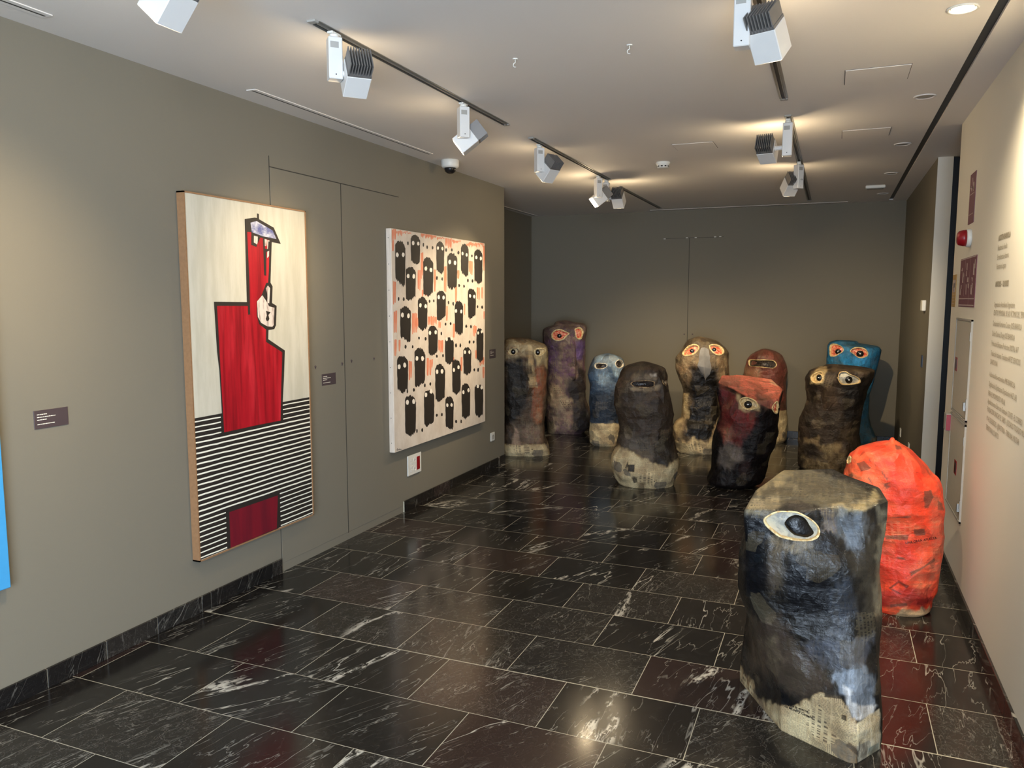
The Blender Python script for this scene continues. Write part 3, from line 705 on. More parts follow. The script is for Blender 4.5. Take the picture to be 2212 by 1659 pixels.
# siren
p = un(2097, 514, 0, XR); p = (XR, float(p[1]), float(p[2]))
o = thing('alarm_siren', p, 'round red alarm siren with white base on the white wall', 'siren')
M_ = Matrix.Translation(p) @ Matrix.Rotation(-math.pi / 2, 4, 'Y')
MB().lathe([(.050, 0), (.052, .004), (.052, .020), (.048, .024)], (0, 0, 0), 32, M=M_).build('base', M_PLAST, o, True)
MB().lathe([(.048, .022), (.047, .040), (.040, .062), (.030, .070), (.004, .072)], (0, 0, 0), 32, M=M_).build('lens', M_REDP, o, True)
# hose cabinet doors
o = thing('fire_cabinet', (XR, 5.28, 1.0), 'cream metal fire cabinet with two stacked doors in the white wall', 'cabinet')
for (za, zb, lab, hy) in ((1.010, 1.586, 'upper door', 5.44), (.426, .995, 'lower door', 5.22)):
    fm = MB(); fr_ = .010
    for q in ((4.975, 5.556, za, za + fr_), (4.975, 5.556, zb - fr_, zb), (4.975, 4.975 + fr_, za, zb), (5.556 - fr_, 5.556, za, zb)): fm.box((XR - .010, q[0], q[2]), (XR, q[1], q[3]))
    fm.build('frame', M_STICK, o)
    dr = rbox(4.989, 5.542, za + .014, zb - .014, .007).build('door', M_CAB, o)
    zc_ = un(2066, 785, 0, XR)[2] if za > 1 else .700
    tag(MB().bbox((XR - .0085, hy - .02, zc_ - .042), (XR - .0065, hy + .07, zc_ + .042), .0005).build('warning_label', M_REDP, dr), 'red label with a dark mark')
    MB().box((XR - .0092, hy, zc_ - .028), (XR - .0080, hy + .05, zc_ + .028)).build('warning_mark', M_BLACK, dr)
    MB().bbox((XR - .022, 5.0, za + .06), (XR - .006, 5.02, za + .11), .002).build('handle', M_ALU, dr)
    for hz in (za + .08, zb - .12): MB().bbox((XR - .013, 4.976, hz), (XR - .006, 4.988, hz + .05), .001).build('hinge', M_ALU, dr)
p = (5.60, .925)
o = thing('fire_alarm_button', (XR, p[0], p[1]), 'red and grey fire alarm call box beside the cabinet', 'alarm button')
MB().bbox((XR - .034, p[0] - .05, p[1] - .055), (XR, p[0] + .05, p[1] + .055), .004).build('back_box', M_STICK, o)
MB().bbox((XR - .032, p[0] - .056, p[1] - .050), (XR - .008, p[0] - .050, p[1] + .050), .001).build('front_cover', M_REDP, o)
# small things on the far right wall
q = un(1998.5, 660, 0, XR)
o = thing('wall_sensor', (XR, q[1], q[2]), 'small white box sensor on the far right wall', 'sensor')
MB().bbox((XR - .03, q[1] - .07, q[2] - .045), (XR, q[1] + .07, q[2] + .045), .004).build('housing', M_PLAST, o)
q = un(1992, 780, 0, XR)
tag(recenter(MB().bbox((XR - .006, q[1] - .05, q[2] - .05), (XR, q[1] + .05, q[2] + .05), .001).build('blue_plate', M_BLUE)), 'small dark blue plate below the white sensor box', 'plate')
for (px, py, lab) in ((1946, 934, 'narrow white socket low behind the teal sculpture'), (1964, 967, 'white socket above the red sculpture, nearer the opening')):
    q = un(px, py, 0, XR); q = (0, float(q[1]), float(q[2]))
    o = thing('wall_socket', (XR, q[1], q[2]), lab, 'socket', 'white sockets on the far right wall')
    MB().bbox((XR - .010, q[1] - .045, q[2] - .045), (XR, q[1] + .045, q[2] + .045), .003).build('cover_plate', M_PLAST, o)
    MB().lathe([(.022, 0), (.022, .002), (.016, .002)], (0, 0, 0), 20, M=Matrix.Translation((XR - .010, q[1], q[2])) @ Matrix.Rotation(-math.pi / 2, 4, 'Y')).build('socket_insert', M_STICK, o)

# exhibition credits in vinyl letters
o = thing('wall_lettering', (XR, 4.2, 1.5), 'column of small grey exhibition credits on the right wall', 'lettering')
def zr(px, py): return float(un(px, py, 0, XR)[2])
def block(name, lines, bold=0.0):
    m = MB()
    for s_, px, py in lines: wall_text(m, s_, 4.395, zr(px, py) - .0125, .036, XR - .0012, -1, bold, .84)
    m.build(name, M_VINYL, o)
block('heading', [('AGUSTÍN IBARROLA', 2160, 513.7)], .0012)
block('title', [('Resistencia Huella', 2158, 535), ('Erresistentzia Aztarna', 2157, 555), ('Resistance Legacy', 2156, 575)])
block('dates', [('09/07/2025 – 12/10/2025', 2153, 613.5)], .0010)
block('credits', [('Organización Antolaketa Organization', 2149.5, 657), ('CENTRO MEMORIAL DE LAS VÍCTIMAS DEL TERRORISMO', 2148, 675), ('Comisariado Komisarioa Curator JOSÉ IBARROLA', 2146.5, 697.8),
    ('Diseño Diseinua Design JOSÉ IBARROLA', 2145, 719.6), ('Producción Ekoizpena Production DIGITAL ART', 2144, 741), ('Traducción Itzulpena Translation ARTEZ SERVICIOS', 2143, 762.6), ('DAVID RYAN', 2141.5, 781)])
block('thanks', [('Audiovisual Ikus-entzunezkoa IMRE IBARROLA', 2140.5, 808), ('Digitalización Digitalizazioa Digitalization HAZ LAB', 2139, 829), ('PARA EL MOVIMIENTO VISUAL', 2137, 849), ('Agradecimientos Esker ona Gratitude COVITE - EL CORREO', 2136, 866),
    ('FUNDACIÓN SANCHO EL SABIO - JUZGADO TOGADO MILITAR', 2134.5, 883), ('Nº 43 DE BURGOS - @PASTORIA - TRIBUNAL MILITAR', 2132.5, 902.5), ('TERRITORIAL CUARTO', 2131.5, 922)])
#SCULPTURES
# ------------------------------------------------------------------ papier-mache sculptures
def hash3(ix, iy, iz, seed):
    h = (ix * 374761393 + iy * 668265263 + iz * 2147483647 + seed * 974634777) & 0xFFFFFFFF
    h = ((h ^ (h >> 13)) * 1274126177) & 0xFFFFFFFF
    return ((h ^ (h >> 16)) & 0xFFFFFF) / float(0xFFFFFF)
def vnoise(P, seed=0):
    I = np.floor(P).astype(np.int64); f = P - I; f = f * f * (3 - 2 * f); r = 0
    for dx in (0, 1):
        for dy in (0, 1):
            for dz in (0, 1):
                wgt = (f[:, 0] if dx else 1 - f[:, 0]) * (f[:, 1] if dy else 1 - f[:, 1]) * (f[:, 2] if dz else 1 - f[:, 2])
                r = r + wgt * hash3(I[:, 0] + dx, I[:, 1] + dy, I[:, 2] + dz, seed)
    return r * 2 - 1
def sstep(x, a, b):
    t = np.clip((x - a) / (b - a), 0, 1); return t * t * (3 - 2 * t)
def poly_sd(px, py, pts):                      # signed distance, negative inside
    n = len(pts); d = np.full(px.shape, 1e9); ins = np.zeros(px.shape, bool)
    for i in range(n):
        x0, y0 = pts[i]; x1, y1 = pts[(i + 1) % n]; ex, ey = x1 - x0, y1 - y0
        t = np.clip(((px - x0) * ex + (py - y0) * ey) / (ex * ex + ey * ey + 1e-9), 0, 1)
        d = np.minimum(d, np.hypot(px - x0 - t * ex, py - y0 - t * ey))
        if y0 != y1:
            c_ = ((y0 > py) != (y1 > py)) & (px < (x1 - x0) * (py - y0) / (y1 - y0) + x0); ins ^= c_
    return np.where(ins, -d, d)
def smooth_loop(pts, n=44):
    m = len(pts); out = []
    for i in range(n):
        t = i * m / n; k = int(t); f = t - k
        p = [np.array(pts[(k + j) % m], float) for j in (-1, 0, 1, 2)]
        out.append(.5 * ((2 * p[1]) + (p[2] - p[0]) * f + (2 * p[0] - 5 * p[1] + 4 * p[2] - p[3]) * f * f + (3 * p[1] - p[0] - 3 * p[2] + p[3]) * f ** 3))
    return np.array(out)

# newspaper pulp under a coat of paint; the coat's colour and cover come from the vertex paint
def paper_material(name, gloss=.40, streak=.55, grain=(70, 9), bump=.55):
    g = NT(name)
    A = g.t.nodes.new('ShaderNodeAttribute'); A.attribute_name = 'paint'
    U = g.t.nodes.new('ShaderNodeAttribute'); U.attribute_name = 'sheet'
    uv = U.outputs['Vector']; u, v, w_ = g.sep(uv); P = g.coord('Object')
    wob = g.vm('ADD', uv, g.vm('SCALE', g.noise(P, 5, 2, out=1), (0, 0, 0)))
    vor = g.t.nodes.new('ShaderNodeTexVoronoi'); vor.distance = 'CHEBYCHEV'; vor.inputs['Scale'].default_value = 11
    g.put(vor.inputs['Vector'], uv); r1, r2, r3 = g.sep(vor.outputs['Color'])
    turn = g.m('GREATER_THAN', r1, .55)
    lu = g.m('ADD', g.m('MULTIPLY', u, g.m('SUBTRACT', 1.0, turn)), g.m('MULTIPLY', v, turn))
    lv = g.m('ADD', g.m('MULTIPLY', v, g.m('SUBTRACT', 1.0, turn)), g.m('MULTIPLY', u, turn))
    line = g.step(g.m('PINGPONG', lv, .0026), .0009, .0017)
    word = g.step(g.noise(g.comb(g.m('MULTIPLY', lu, 330), g.m('MULTIPLY', g.m('FLOOR', g.m('DIVIDE', lv, .0052)), 9.7), 0.0), 1, 1), .40, .48)
    txt = g.m('MULTIPLY', g.m('MULTIPLY', line, word), g.step(r2, .22, .25))
    gutter = g.step(g.m('PINGPONG', lu, .032), .0012, .003)
    txt = g.m('MULTIPLY', txt, gutter)
    head = g.m('MULTIPLY', g.m('MULTIPLY', g.step(g.m('PINGPONG', lv, .011), .0045, .0055), g.step(g.noise(g.comb(g.m('MULTIPLY', lu, 110), g.m('FLOOR', g.m('DIVIDE', lv, .022)), 0.0), 1, 2), .48, .53)), g.m('MULTIPLY', g.m('GREATER_THAN', r2, .10), g.m('LESS_THAN', r2, .22)))
    photo = g.m('LESS_THAN', r2, .085)
    paper = g.mix(r3, (.60, .46, .25, 1), (.78, .64, .37, 1))
    paper = g.mix(g.step(g.noise(P, 9, 3), .35, .7), paper, (.42, .31, .17, 1))
    paper = g.mix(g.m('MULTIPLY', txt, .62), paper, (.06, .05, .045, 1))
    paper = g.mix(g.m('MULTIPLY', head, .85), paper, (.05, .04, .035, 1))
    paper = g.mix(g.m('MULTIPLY', photo, .85), paper, g.mix(g.noise(P, 60, 3), (.03, .03, .03, 1), (.20, .17, .13, 1)))
    st = g.noise(g.comb(g.m('MULTIPLY', u, grain[0]), g.m('MULTIPLY', v, grain[1]), 0.0), 1, 5, .65)
    st2 = g.noise(P, 22, 5, .7, .6)
    k = g.m('ADD', g.m('MULTIPLY', g.m('SUBTRACT', st, .5), 1.2), g.m('MULTIPLY', g.m('SUBTRACT', st2, .5), 1.0))
    gain = g.m('MAXIMUM', .25, g.m('ADD', 1.0, g.m('MULTIPLY', k, streak * 2.2)))
    gain = g.m('MULTIPLY', gain, g.m('ADD', .74 if 'red' in name else .52, g.m('MULTIPLY', r3, .52)))          # torn sheets take the paint unevenly
    thin = g.m('MULTIPLY', g.m('GREATER_THAN', r1, .86), .07)
    col = g.vm('SCALE', A.outputs['Color'], (0, 0, 0)); sc = col.node; g.put(sc.inputs['Scale'], gain)
    cover = g.m('ADD', A.outputs['Alpha'], g.m('MULTIPLY', k, g.m('MULTIPLY', streak * 1.4, g.step(g.m('SUBTRACT', 1.0, g.m('ABSOLUTE', g.m('SUBTRACT', g.m('MULTIPLY', A.outputs['Alpha'], 2.0), 1.0))), 0.0, .5))), clamp=True)
    cover = g.m('SUBTRACT', cover, g.m('MULTIPLY', thin, cover))
    final = g.mix(cover, paper, col)
    cr = g.n('TexVoronoi', {'Vector': g.vm('ADD', P, g.vm('MULTIPLY', g.noise(P, 7, 3, out=1), (.12, .12, .12))), 'Scale': 9.0}, 0, feature='F1', distance='MANHATTAN')
    h = g.m('ADD', g.m('MULTIPLY', cr, .8), g.m('MULTIPLY', g.noise(P, 38, 5, .65, .8), .42))
    h = g.m('ADD', h, g.m('MULTIPLY', g.noise(g.comb(g.m('MULTIPLY', u, 22), g.m('MULTIPLY', v, 120), 0.0), 1, 3), .10))
    g.bump(h, bump, .022)
    rg = g.m('ADD', gloss - .08, g.m('MULTIPLY', g.noise(P, 14, 3), .22))
    rg = g.m('ADD', rg, g.m('MULTIPLY', g.m('SUBTRACT', 1.0, cover), .18))
    return g.done(final, rg, spec=.34)
M_PAPER = paper_material('painted_newspaper', .48, .75, (60, 10), .75)
M_GLOSSY = paper_material('varnished_painted_newspaper', .30, .62, (60, 10), .8)
M_FRONT = paper_material('black_varnished_newspaper', .27, .80, (95, 13), .42)
M_RED = paper_material('red_glazed_newspaper', .34, .26, (14, 60), .5)

def eye_mat(name, a, b, sc=60, lo=.4, hi=.62, rough=.35, bump=.3):
    g = NT(name); P = g.coord('Object'); k = g.step(g.noise(P, sc, 4, .6, .6), lo, hi)
    g.bump(g.noise(P, 70, 4), bump, .006); return g.done(g.mix(k, lin(a), lin(b)), rough)
EY_RED = eye_mat('red_streaked_eye', (206, 60, 40), (236, 176, 140), 55)
EY_CRM = eye_mat('cream_eye', (226, 206, 160), (190, 160, 112), 40)
EY_WHT = eye_mat('bluish_white_eye', (196, 190, 170), (146, 146, 140), 26)
EY_DRK = eye_mat('dark_hollow_eye', (30, 26, 24), (58, 48, 42), 40, rough=.25, bump=.8)
EY_RIM = eye_mat('torn_cream_paper_rim', (236, 214, 160), (196, 160, 106), 50, rough=.6)
EY_RIMD = eye_mat('worn_tan_paper_rim', (176, 146, 104), (92, 70, 52), 40, rough=.6)
EY_RIMW = eye_mat('white_paper_rim', (216, 212, 196), (168, 150, 122), 50, rough=.6)
EY_BLK = plain('glossy_black_pupil', (10, 9, 10), .34, vary=.4, scale=90, bump=.6)
EY_GLINT = plain('painted_highlight', (230, 232, 234), .3)

class Statue:
    def __init__(s, name, label, c, L, R, front=.9, back=.9, ts=0., td=0., n=2.3, rnd=.05, crown=.02, lumps=(.016, .007, .006), seed=1, res=(224, 230),
                 base=None, basez=(.1, .4), top=None, cat='sculpture', group='papier-mache head sculptures', zmax=None, yaw=0., mat=None):
        s.c = np.array([c[0], c[1], 0.]); h = s.c / np.linalg.norm(s.c); s.es = np.array([h[1], -h[0], 0]); s.ed = -h; s.ez = np.array([0, 0, 1.]); s.mat = mat or M_PAPER
        s.root = thing(name, (c[0], c[1], 0), label, cat, group); s.seed = seed
        def prof(pts):
            o = []
            for (x, y) in pts:
                d = ray(x, y); t = (s.c - CAM) @ h / (d @ h); P = CAM + t * d; o.append((P[2], (P - s.c) @ s.es))
            o = sorted(o); o = [(max(a, 0.), b) for a, b in o]; return np.array([p[0] for p in o]), np.array([p[1] for p in o])
        zl, sl = prof(L); zr_, sr = prof(R); zm = zmax or max(zl[-1], zr_[-1]); s.zm = zm
        N, M = res; K = 26
        zi = np.linspace(0, 1, M) * zm
        Lw = np.interp(zi, zl, sl); Rw = np.interp(zi, zr_, sr)
        ker = np.array([1, 2, 3, 2, 1.]) / 9
        sm = lambda a: np.convolve(np.pad(a, 2, 'edge'), ker, 'valid')
        Lw, Rw = sm(Lw), sm(Rw); cs = (Lw + Rw) / 2; hw = (Rw - Lw) / 2
        fr_ = np.array([np.interp(z / zm, *zip(*front)) if isinstance(front, list) else front for z in zi]); bk = np.array([np.interp(z / zm, *zip(*back)) if isinstance(back, list) else back for z in zi])
        th = np.linspace(0, 2 * np.pi, N, endpoint=False) - np.pi / 2      # seam at the back
        C_, S_ = np.cos(th), np.sin(th); ex = 2. / n
        ux, uy = np.sign(C_) * np.abs(C_) ** ex, np.sign(S_) * np.abs(S_) ** ex
        if yaw: pass
        rowsS, rowsD, rowsZ, rowsU = [], [], [], []
        rw = np.interp(zi, [0, zm - rnd, zm], [0, 0, 1]); shr = 1 - (1 - np.sqrt(np.clip(1 - rw ** 2, 0, 1))) * min(.9, rnd / np.maximum(hw.mean(), .05))
        wmean = hw.mean()
        def radial(poly, cx):
            br = []
            bc = np.array([cx, 0.]); bp = [np.array(p) for p in poly]
            for a in th:
                d = np.array([math.cos(a), math.sin(a)]); best = .1
                for i in range(len(bp)):
                    p, q = bp[i] - bc, bp[(i + 1) % len(bp)] - bc; e = q - p; den = d[0] * e[1] - d[1] * e[0]
                    if abs(den) < 1e-9: continue
                    t = (p[0] * e[1] - p[1] * e[0]) / den; v_ = (p[0] * d[1] - p[1] * d[0]) / den
                    if t > 0 and -1e-6 <= v_ <= 1 + 1e-6: best = max(best, t)
                br.append(best)
            br = np.array(br); return (br + np.roll(br, 1) + np.roll(br, -1)) / 3
        if base is not None: br = radial(base, cs[0])
        if top is not None: tr_ = radial(top, cs[-1])
        for i, z in enumerate(zi):
            # taller lumps are as deep as they are wide, but not deeper than the mean body
            dep = wmean * (max(hw[i], .01) / wmean) ** .72
            X = cs[i] + ux * hw[i] * shr[i]; Y = uy * dep * np.where(uy > 0, fr_[i], bk[i]) * shr[i]
            if base is not None:
                b_ = 1 - min(1., max(0., (z - basez[0]) / (basez[1] - basez[0])))
                X = X * (1 - b_) + (cs[0] + br * C_) * b_; Y = Y * (1 - b_) + br * S_ * b_
            if top is not None:
                b_ = sstep(np.array([z / zm]), .72, .985)[0]; k_ = shr[i] ** .5
                X = X * (1 - b_) + (cs[-1] + tr_ * C_ * k_) * b_; Y = Y * (1 - b_) + tr_ * S_ * b_ * k_
            rowsS.append(X); rowsD.append(Y); rowsZ.append(np.full(N, z))
        for k in range(1, K + 1):
            f = 1 - k / K; f = f if k < K else 0.0
            X = cs[-1] + (rowsS[M - 1] - cs[-1]) * f; Y = rowsD[M - 1] * f
            rowsS.append(X); rowsD.append(Y); rowsZ.append(np.full(N, zm + crown * (1 - f * f)))
        Sx, D, Z = np.array(rowsS), np.array(rowsD), np.array(rowsZ)
        ztop = zm + ts * Sx + td * D; Z = Z * ztop / zm
        s.G = (len(Sx), N)
        P = s.c + Sx[..., None] * s.es + D[..., None] * s.ed + Z[..., None] * s.ez
        P = P.reshape(-1, 3)
        s.uv = np.stack([np.broadcast_to((th + np.pi / 2) * wmean * 1.05, Sx.shape).ravel(), (Z + np.hypot(D - rowsD[M - 1][None], Sx - rowsS[M - 1][None]) * (np.arange(len(Sx)) >= M)[:, None]).ravel(), np.zeros(Sx.size)], 1)
        cap = np.repeat(np.arange(len(Sx)) >= M, N); s.uv[cap] = np.stack([D.ravel()[cap], Sx.ravel()[cap] + .37, 0 * D.ravel()[cap]], 1)   # the crown is papered flat
        s.P = P; s.normals()
        q = P * 1.0; fade = sstep(q[:, 2], 0, .05)
        a1, a2, a3 = lumps
        dis = a1 * vnoise(q * 4.2, seed) + a2 * vnoise(q * 10, seed + 5)
        rdg = 1 - np.abs(vnoise(q * np.array([6, 6, 5.]), seed + 9)); dis = dis + a3 * (rdg - .6) * 2 + a3 * .5 * (1 - np.abs(vnoise(q * 13, seed + 12)) * 2)
        top = sstep(q[:, 2] / zm, .93, 1.0); dis = dis * (1 - .45 * top)
        s.P = P + s.Nn * (dis * fade)[:, None]; s.P[:, 2] = np.maximum(s.P[:, 2], 0.0)
        s.normals(); s.bvh = BVHTree.FromPolygons([Vector(p) for p in s.P], s.faces()); s.kids = []
        s.vis = ((CAM - s.P) * s.Nn).sum(1) > 0
        s.px, s.py = proj_arr(s.P)
        s.rgb = np.zeros((len(P), 3)); s.al = np.ones(len(P))
    def faces(s):
        a, N = s.G; i = np.arange(a - 1)[:, None] * N; j = np.arange(N)[None]; j2 = (j + 1) % N
        F = np.stack([i + N + j, i + N + j2, i + j2, i + j], -1).reshape(-1, 4)
        return [tuple(map(int, f)) for f in F] + [tuple(range(N))]
    def normals(s):
        a, N = s.G; G = s.P.reshape(a, N, 3)
        du = np.roll(G, -1, 1) - np.roll(G, 1, 1); dv = np.gradient(G, axis=0)
        n = np.cross(dv, du); l = np.linalg.norm(n, axis=-1, keepdims=True); n = n / np.maximum(l, 1e-9)
        n[-1] = n[-2].mean(0); s.Nn = n.reshape(-1, 3)
    def hit(s, x, y):
        d = ray(x, y); d = d / np.linalg.norm(d)
        for k in (1.0,):
            r = s.bvh.ray_cast(Vector(CAM), Vector(d))
            if r[0] is not None: return np.array(r[0]), np.array(r[1])
        r = s.bvh.find_nearest(Vector(CAM + d * np.linalg.norm(s.c - CAM)))
        return np.array(r[0]), np.array(r[1])
    # ---- painting in patches (colour, cover, strength, softness, edge raggedness)
    def coat(s, rgb, alpha=1., pts=None, soft=6., rag=8., st=1., sc=14.):
        c_ = np.array(lin(rgb)[:3])
        if pts is None: m = np.full(len(s.P), st)
        else:
            Q = np.stack([s.px / sc, s.py / (sc * 2.0), np.zeros(len(s.px))], 1)
            d = poly_sd(s.px, s.py, pts) + rag * (vnoise(Q, s.seed + 31) * .7 + vnoise(Q * 2.7, s.seed + 32) * .4)
            m = (1 - sstep(d, -soft, soft)) * st
            m = np.where(s.vis, m, m * .0)
        s.rgb += (c_ - s.rgb) * m[:, None]; s.al += (alpha - s.al) * m
    def coatz(s, rgb, alpha, z0, z1, soft=.03, rag=.03, st=1.):   # a band by height, all the way round
        q = vnoise(s.P * 9, s.seed + 40) * rag + vnoise(s.P * 26, s.seed + 41) * rag * .4; z = s.P[:, 2] + q
        m = sstep(z, z0 - soft, z0 + soft) * (1 - sstep(z, z1 - soft, z1 + soft)) * st
        s.rgb += (np.array(lin(rgb)[:3]) - s.rgb) * m[:, None]; s.al += (alpha - s.al) * m
    def mottle(s, rgb, alpha, amt=.5, sc=6., thr=.0, seed=60):
        m = sstep(vnoise(s.P * np.array([sc, sc, sc * .5]), s.seed + seed) + .4 * vnoise(s.P * sc * 3, s.seed + seed + 1), thr, thr + .5) * amt
        s.rgb += (np.array(lin(rgb)[:3]) - s.rgb) * m[:, None]; s.al += (alpha - s.al) * m
    def eye(s, pts, ball, pupil=None, rim=EY_RIM, width=.018, depth=.026, raise_=.006, glint=True, pupil_pts=None):
        q = smooth_loop(pts); cen = q.mean(0); q = cen + (q - cen) * .93; width = width * .72; H = [s.hit(*p) for p in q]; P = np.array([h[0] for h in H]); Nn = np.array([h[1] for h in H]); nav = Nn.mean(0); nav /= np.linalg.norm(nav)
        C3 = P.mean(0); ext = np.linalg.norm(P - C3, axis=1).mean(); ms = np.hypot(*(q - cen).T).mean() / ext          # px per metre here
        prox = P.copy()
        vout = q - cen; vout /= np.linalg.norm(vout, axis=1, keepdims=True)
        rg = np.random.RandomState(s.seed * 7 + len(s.kids)); wv = width * (1 + .35 * np.interp(np.arange(len(q)), np.arange(0, len(q) + 4, 4), rg.uniform(-1, 1, len(np.arange(0, len(q) + 4, 4)))))
        qo = q + vout * (wv * ms)[:, None]; O = np.array([s.hit(*p)[0] for p in qo])
        bad = np.linalg.norm(O - P, axis=1) > width * 4; O[bad] = P[bad]
        pc = np.median(P, axis=0)
        r1 = O + Nn * .0008; r2 = P * .65 + O * .35 + nav * raise_; r3 = P + nav * raise_ * .5; r4 = P + (C3 - P) * .04 - nav * depth * 1.2
        n = len(q); m = MB(); m.add(np.concatenate([r1, r2, r3, r4]), [(i + k * n, (i + 1) % n + k * n, (i + 1) % n + (k + 1) * n, i + (k + 1) * n) for k in range(3) for i in range(n)], 0)
        s.kids.append((m, 'eye_rim', rim))
        # eyeball sits back in the socket
        rings = [1.02, .8, .6, .4, .2]; V = []
        cpt = s.hit(*cen)[0]
        for f in rings: V.append(cpt + (P - cpt) * f - nav * (depth * (.98 - .5 * (1 - f * f))))
        V = np.concatenate(V + [np.array([cpt - nav * depth * .48])])
        F = [(i + k * n, (i + 1) % n + k * n, (i + 1) % n + (k + 1) * n, i + (k + 1) * n) for k in range(4) for i in range(n)] + [(i + 4 * n, (i + 1) % n + 4 * n, 5 * n) for i in range(n)]
        m = MB(); m.add(V, F, 0); ball_i = len(s.kids); s.kids.append((m, 'eyeball', ball))
        if pupil is not None or pupil_pts is not None:
            pp = smooth_loop(pupil_pts, 26) if pupil_pts is not None else np.array([(pupil[0] + pupil[2] * math.cos(a), pupil[1] + pupil[3] * math.sin(a)) for a in np.linspace(0, 2 * np.pi, 26, endpoint=False)])
            pc_ = pp.mean(0); n = len(pp)
            ball = BVHTree.FromPolygons([Vector(p) for p in V], F)
            def on_ball(x, y):
                d = ray(x, y); r = ball.ray_cast(Vector(CAM), Vector(d / np.linalg.norm(d)))[0]
                if r is None: t = ((cpt - nav * depth * .50) - CAM) @ nav / (d @ nav); return CAM + d * t
                return np.array(r)
            B = np.array([on_ball(*p) for p in pp]); V = []
            for f, hgt in ((1.0, -.004), (1.0, .003), (.75, .0055), (.45, .0072), (.2, .008)): V.append(np.array([on_ball(*(pc_ + (p - pc_) * f)) for p in pp]) + nav * hgt)
            bc = on_ball(*pc_) - nav * .002
            V = np.concatenate(V + [np.array([bc + nav * .0103])])
            F = [(i + k * n, (i + 1) % n + k * n, (i + 1) % n + (k + 1) * n, i + (k + 1) * n) for k in range(4) for i in range(n)] + [(i + 4 * n, (i + 1) % n + 4 * n, 5 * n) for i in range(n)]
            m = MB(); m.add(V, F, 0); s.kids.append((m, 'pupil', EY_BLK, ball_i))
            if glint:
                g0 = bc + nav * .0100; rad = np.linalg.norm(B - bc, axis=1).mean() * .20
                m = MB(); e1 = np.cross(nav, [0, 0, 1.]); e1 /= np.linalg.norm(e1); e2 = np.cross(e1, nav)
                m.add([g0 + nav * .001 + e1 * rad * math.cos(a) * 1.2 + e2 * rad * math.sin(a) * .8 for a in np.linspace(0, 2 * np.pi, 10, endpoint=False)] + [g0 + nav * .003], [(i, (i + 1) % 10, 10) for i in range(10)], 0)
                s.kids.append((m, 'glint', EY_GLINT, ball_i))  # white disc standing in for a highlight on the pupil
        # sink the body inside the outline
        near = np.linalg.norm(s.P - C3, axis=1) < ext * 3.5
        d = poly_sd(s.px, s.py, q); k = near & s.vis & (d < .5)
        s.P[k] -= nav * depth * 1.25
    def nose(s, rows, name='nose', mat=None):
        rr = []
        for (l, r, e, h) in rows:
            A, nA = s.hit(*l); B, nB = s.hit(*r); C_, nC = s.hit(*e); rr.append((A - nA * .004, B + nB * h, C_ - nC * .004))
        n = len(rr); T = np.linspace(0, n - 1, n * 8); G = []
        for t in T:
            k = min(int(t), n - 2); f = t - k; A, B, C_ = [rr[k][i] * (1 - f) + rr[k + 1][i] * f for i in range(3)]
            for u in np.linspace(0, 1, 9): G.append(A * (1 - u) + B * u)
            for u in np.linspace(0, 1, 9)[1:]: G.append(B * (1 - u) + C_ * u)
        w_ = 17; F = [(i * w_ + j, i * w_ + j + 1, (i + 1) * w_ + j + 1, (i + 1) * w_ + j) for i in range(len(T) - 1) for j in range(w_ - 1)]
        s.kids.append((np.array(G), F, name, mat))
    def put_text(s, txt, p0, p1, size, bold=.0, bend=0.):
        """printed words on the paper skin, running from p0 to p1 (image positions), letters size tall"""
        vs, fs = text_mesh(txt, 1.0, bold); mx = max(v[0] for v in vs); p0, p1 = np.array(p0, float), np.array(p1, float); e = (p1 - p0) / mx; up_ = np.array([e[1], -e[0]]); up_ = up_ / np.linalg.norm(up_) * size
        out = []
        for a, b in vs:
            q = p0 + e * a + up_ * b; H, n = s.hit(*q); out.append(H + n * .0012)
        m = MB(); m.add(out, fs, 0); s.kids.append((m, 'printed_words', M_BLACK))
    def attrs(s, me, rgb, al, uv):
        a = me.attributes.new('paint', 'FLOAT_COLOR', 'POINT'); a.data.foreach_set('color', np.concatenate([np.clip(rgb, 0, 1), np.clip(al, 0, 1)[:, None]], 1).astype('f').ravel())
        a = me.attributes.new('sheet', 'FLOAT_VECTOR', 'POINT'); a.data.foreach_set('vector', uv.astype('f').ravel())
    def finish(s, part='body'):
        off = s.c
        me = bpy.data.meshes.new(part); me.from_pydata((s.P - off).tolist(), [], s.faces()); me.polygons.foreach_set('use_smooth', [True] * len(me.polygons))
        me.materials.append(s.mat); s.attrs(me, s.rgb, s.al, s.uv); me.update()
        o = bpy.data.objects.new(part, me); COL.objects.link(o); o.parent = s.root
        from mathutils.kdtree import KDTree
        kd = None; made = []
        for kid in s.kids:
            if isinstance(kid[0], MB):
                par = s.root
                if len(kid) > 3: par = made[kid[3]]
                made.append(kid[0].build(kid[1], kid[2], par, kid[1] in ('eyeball', 'pupil', 'eye_rim')))
            else:
                G, F, nm, mt = kid
                if kd is None:
                    kd = KDTree(len(s.P));
                    for i, p in enumerate(s.P): kd.insert(Vector(p), i)
                    kd.balance()
                idx = np.array([kd.find(Vector(p))[1] for p in G]); me = bpy.data.meshes.new(nm)
                me.from_pydata((G - off).tolist(), [], F); me.materials.append(mt or s.mat)
                s.attrs(me, s.rgb[idx], s.al[idx], s.uv[idx]); me.update(); ob = bpy.data.objects.new(nm, me); COL.objects.link(ob); ob.parent = s.root; made.append(ob)
        return o
def proj_arr(P):
    d = P - CAM; z = d @ FW; return 1106 + F_PX * (d @ RT) / z, 829.5 - F_PX * (d @ UP) / z
def CR(ox, oy, sc):                                  # positions read from an enlarged detail
    return lambda *a: [(ox + a[i] / sc, oy + a[i + 1] / sc) for i in range(0, len(a), 2)]
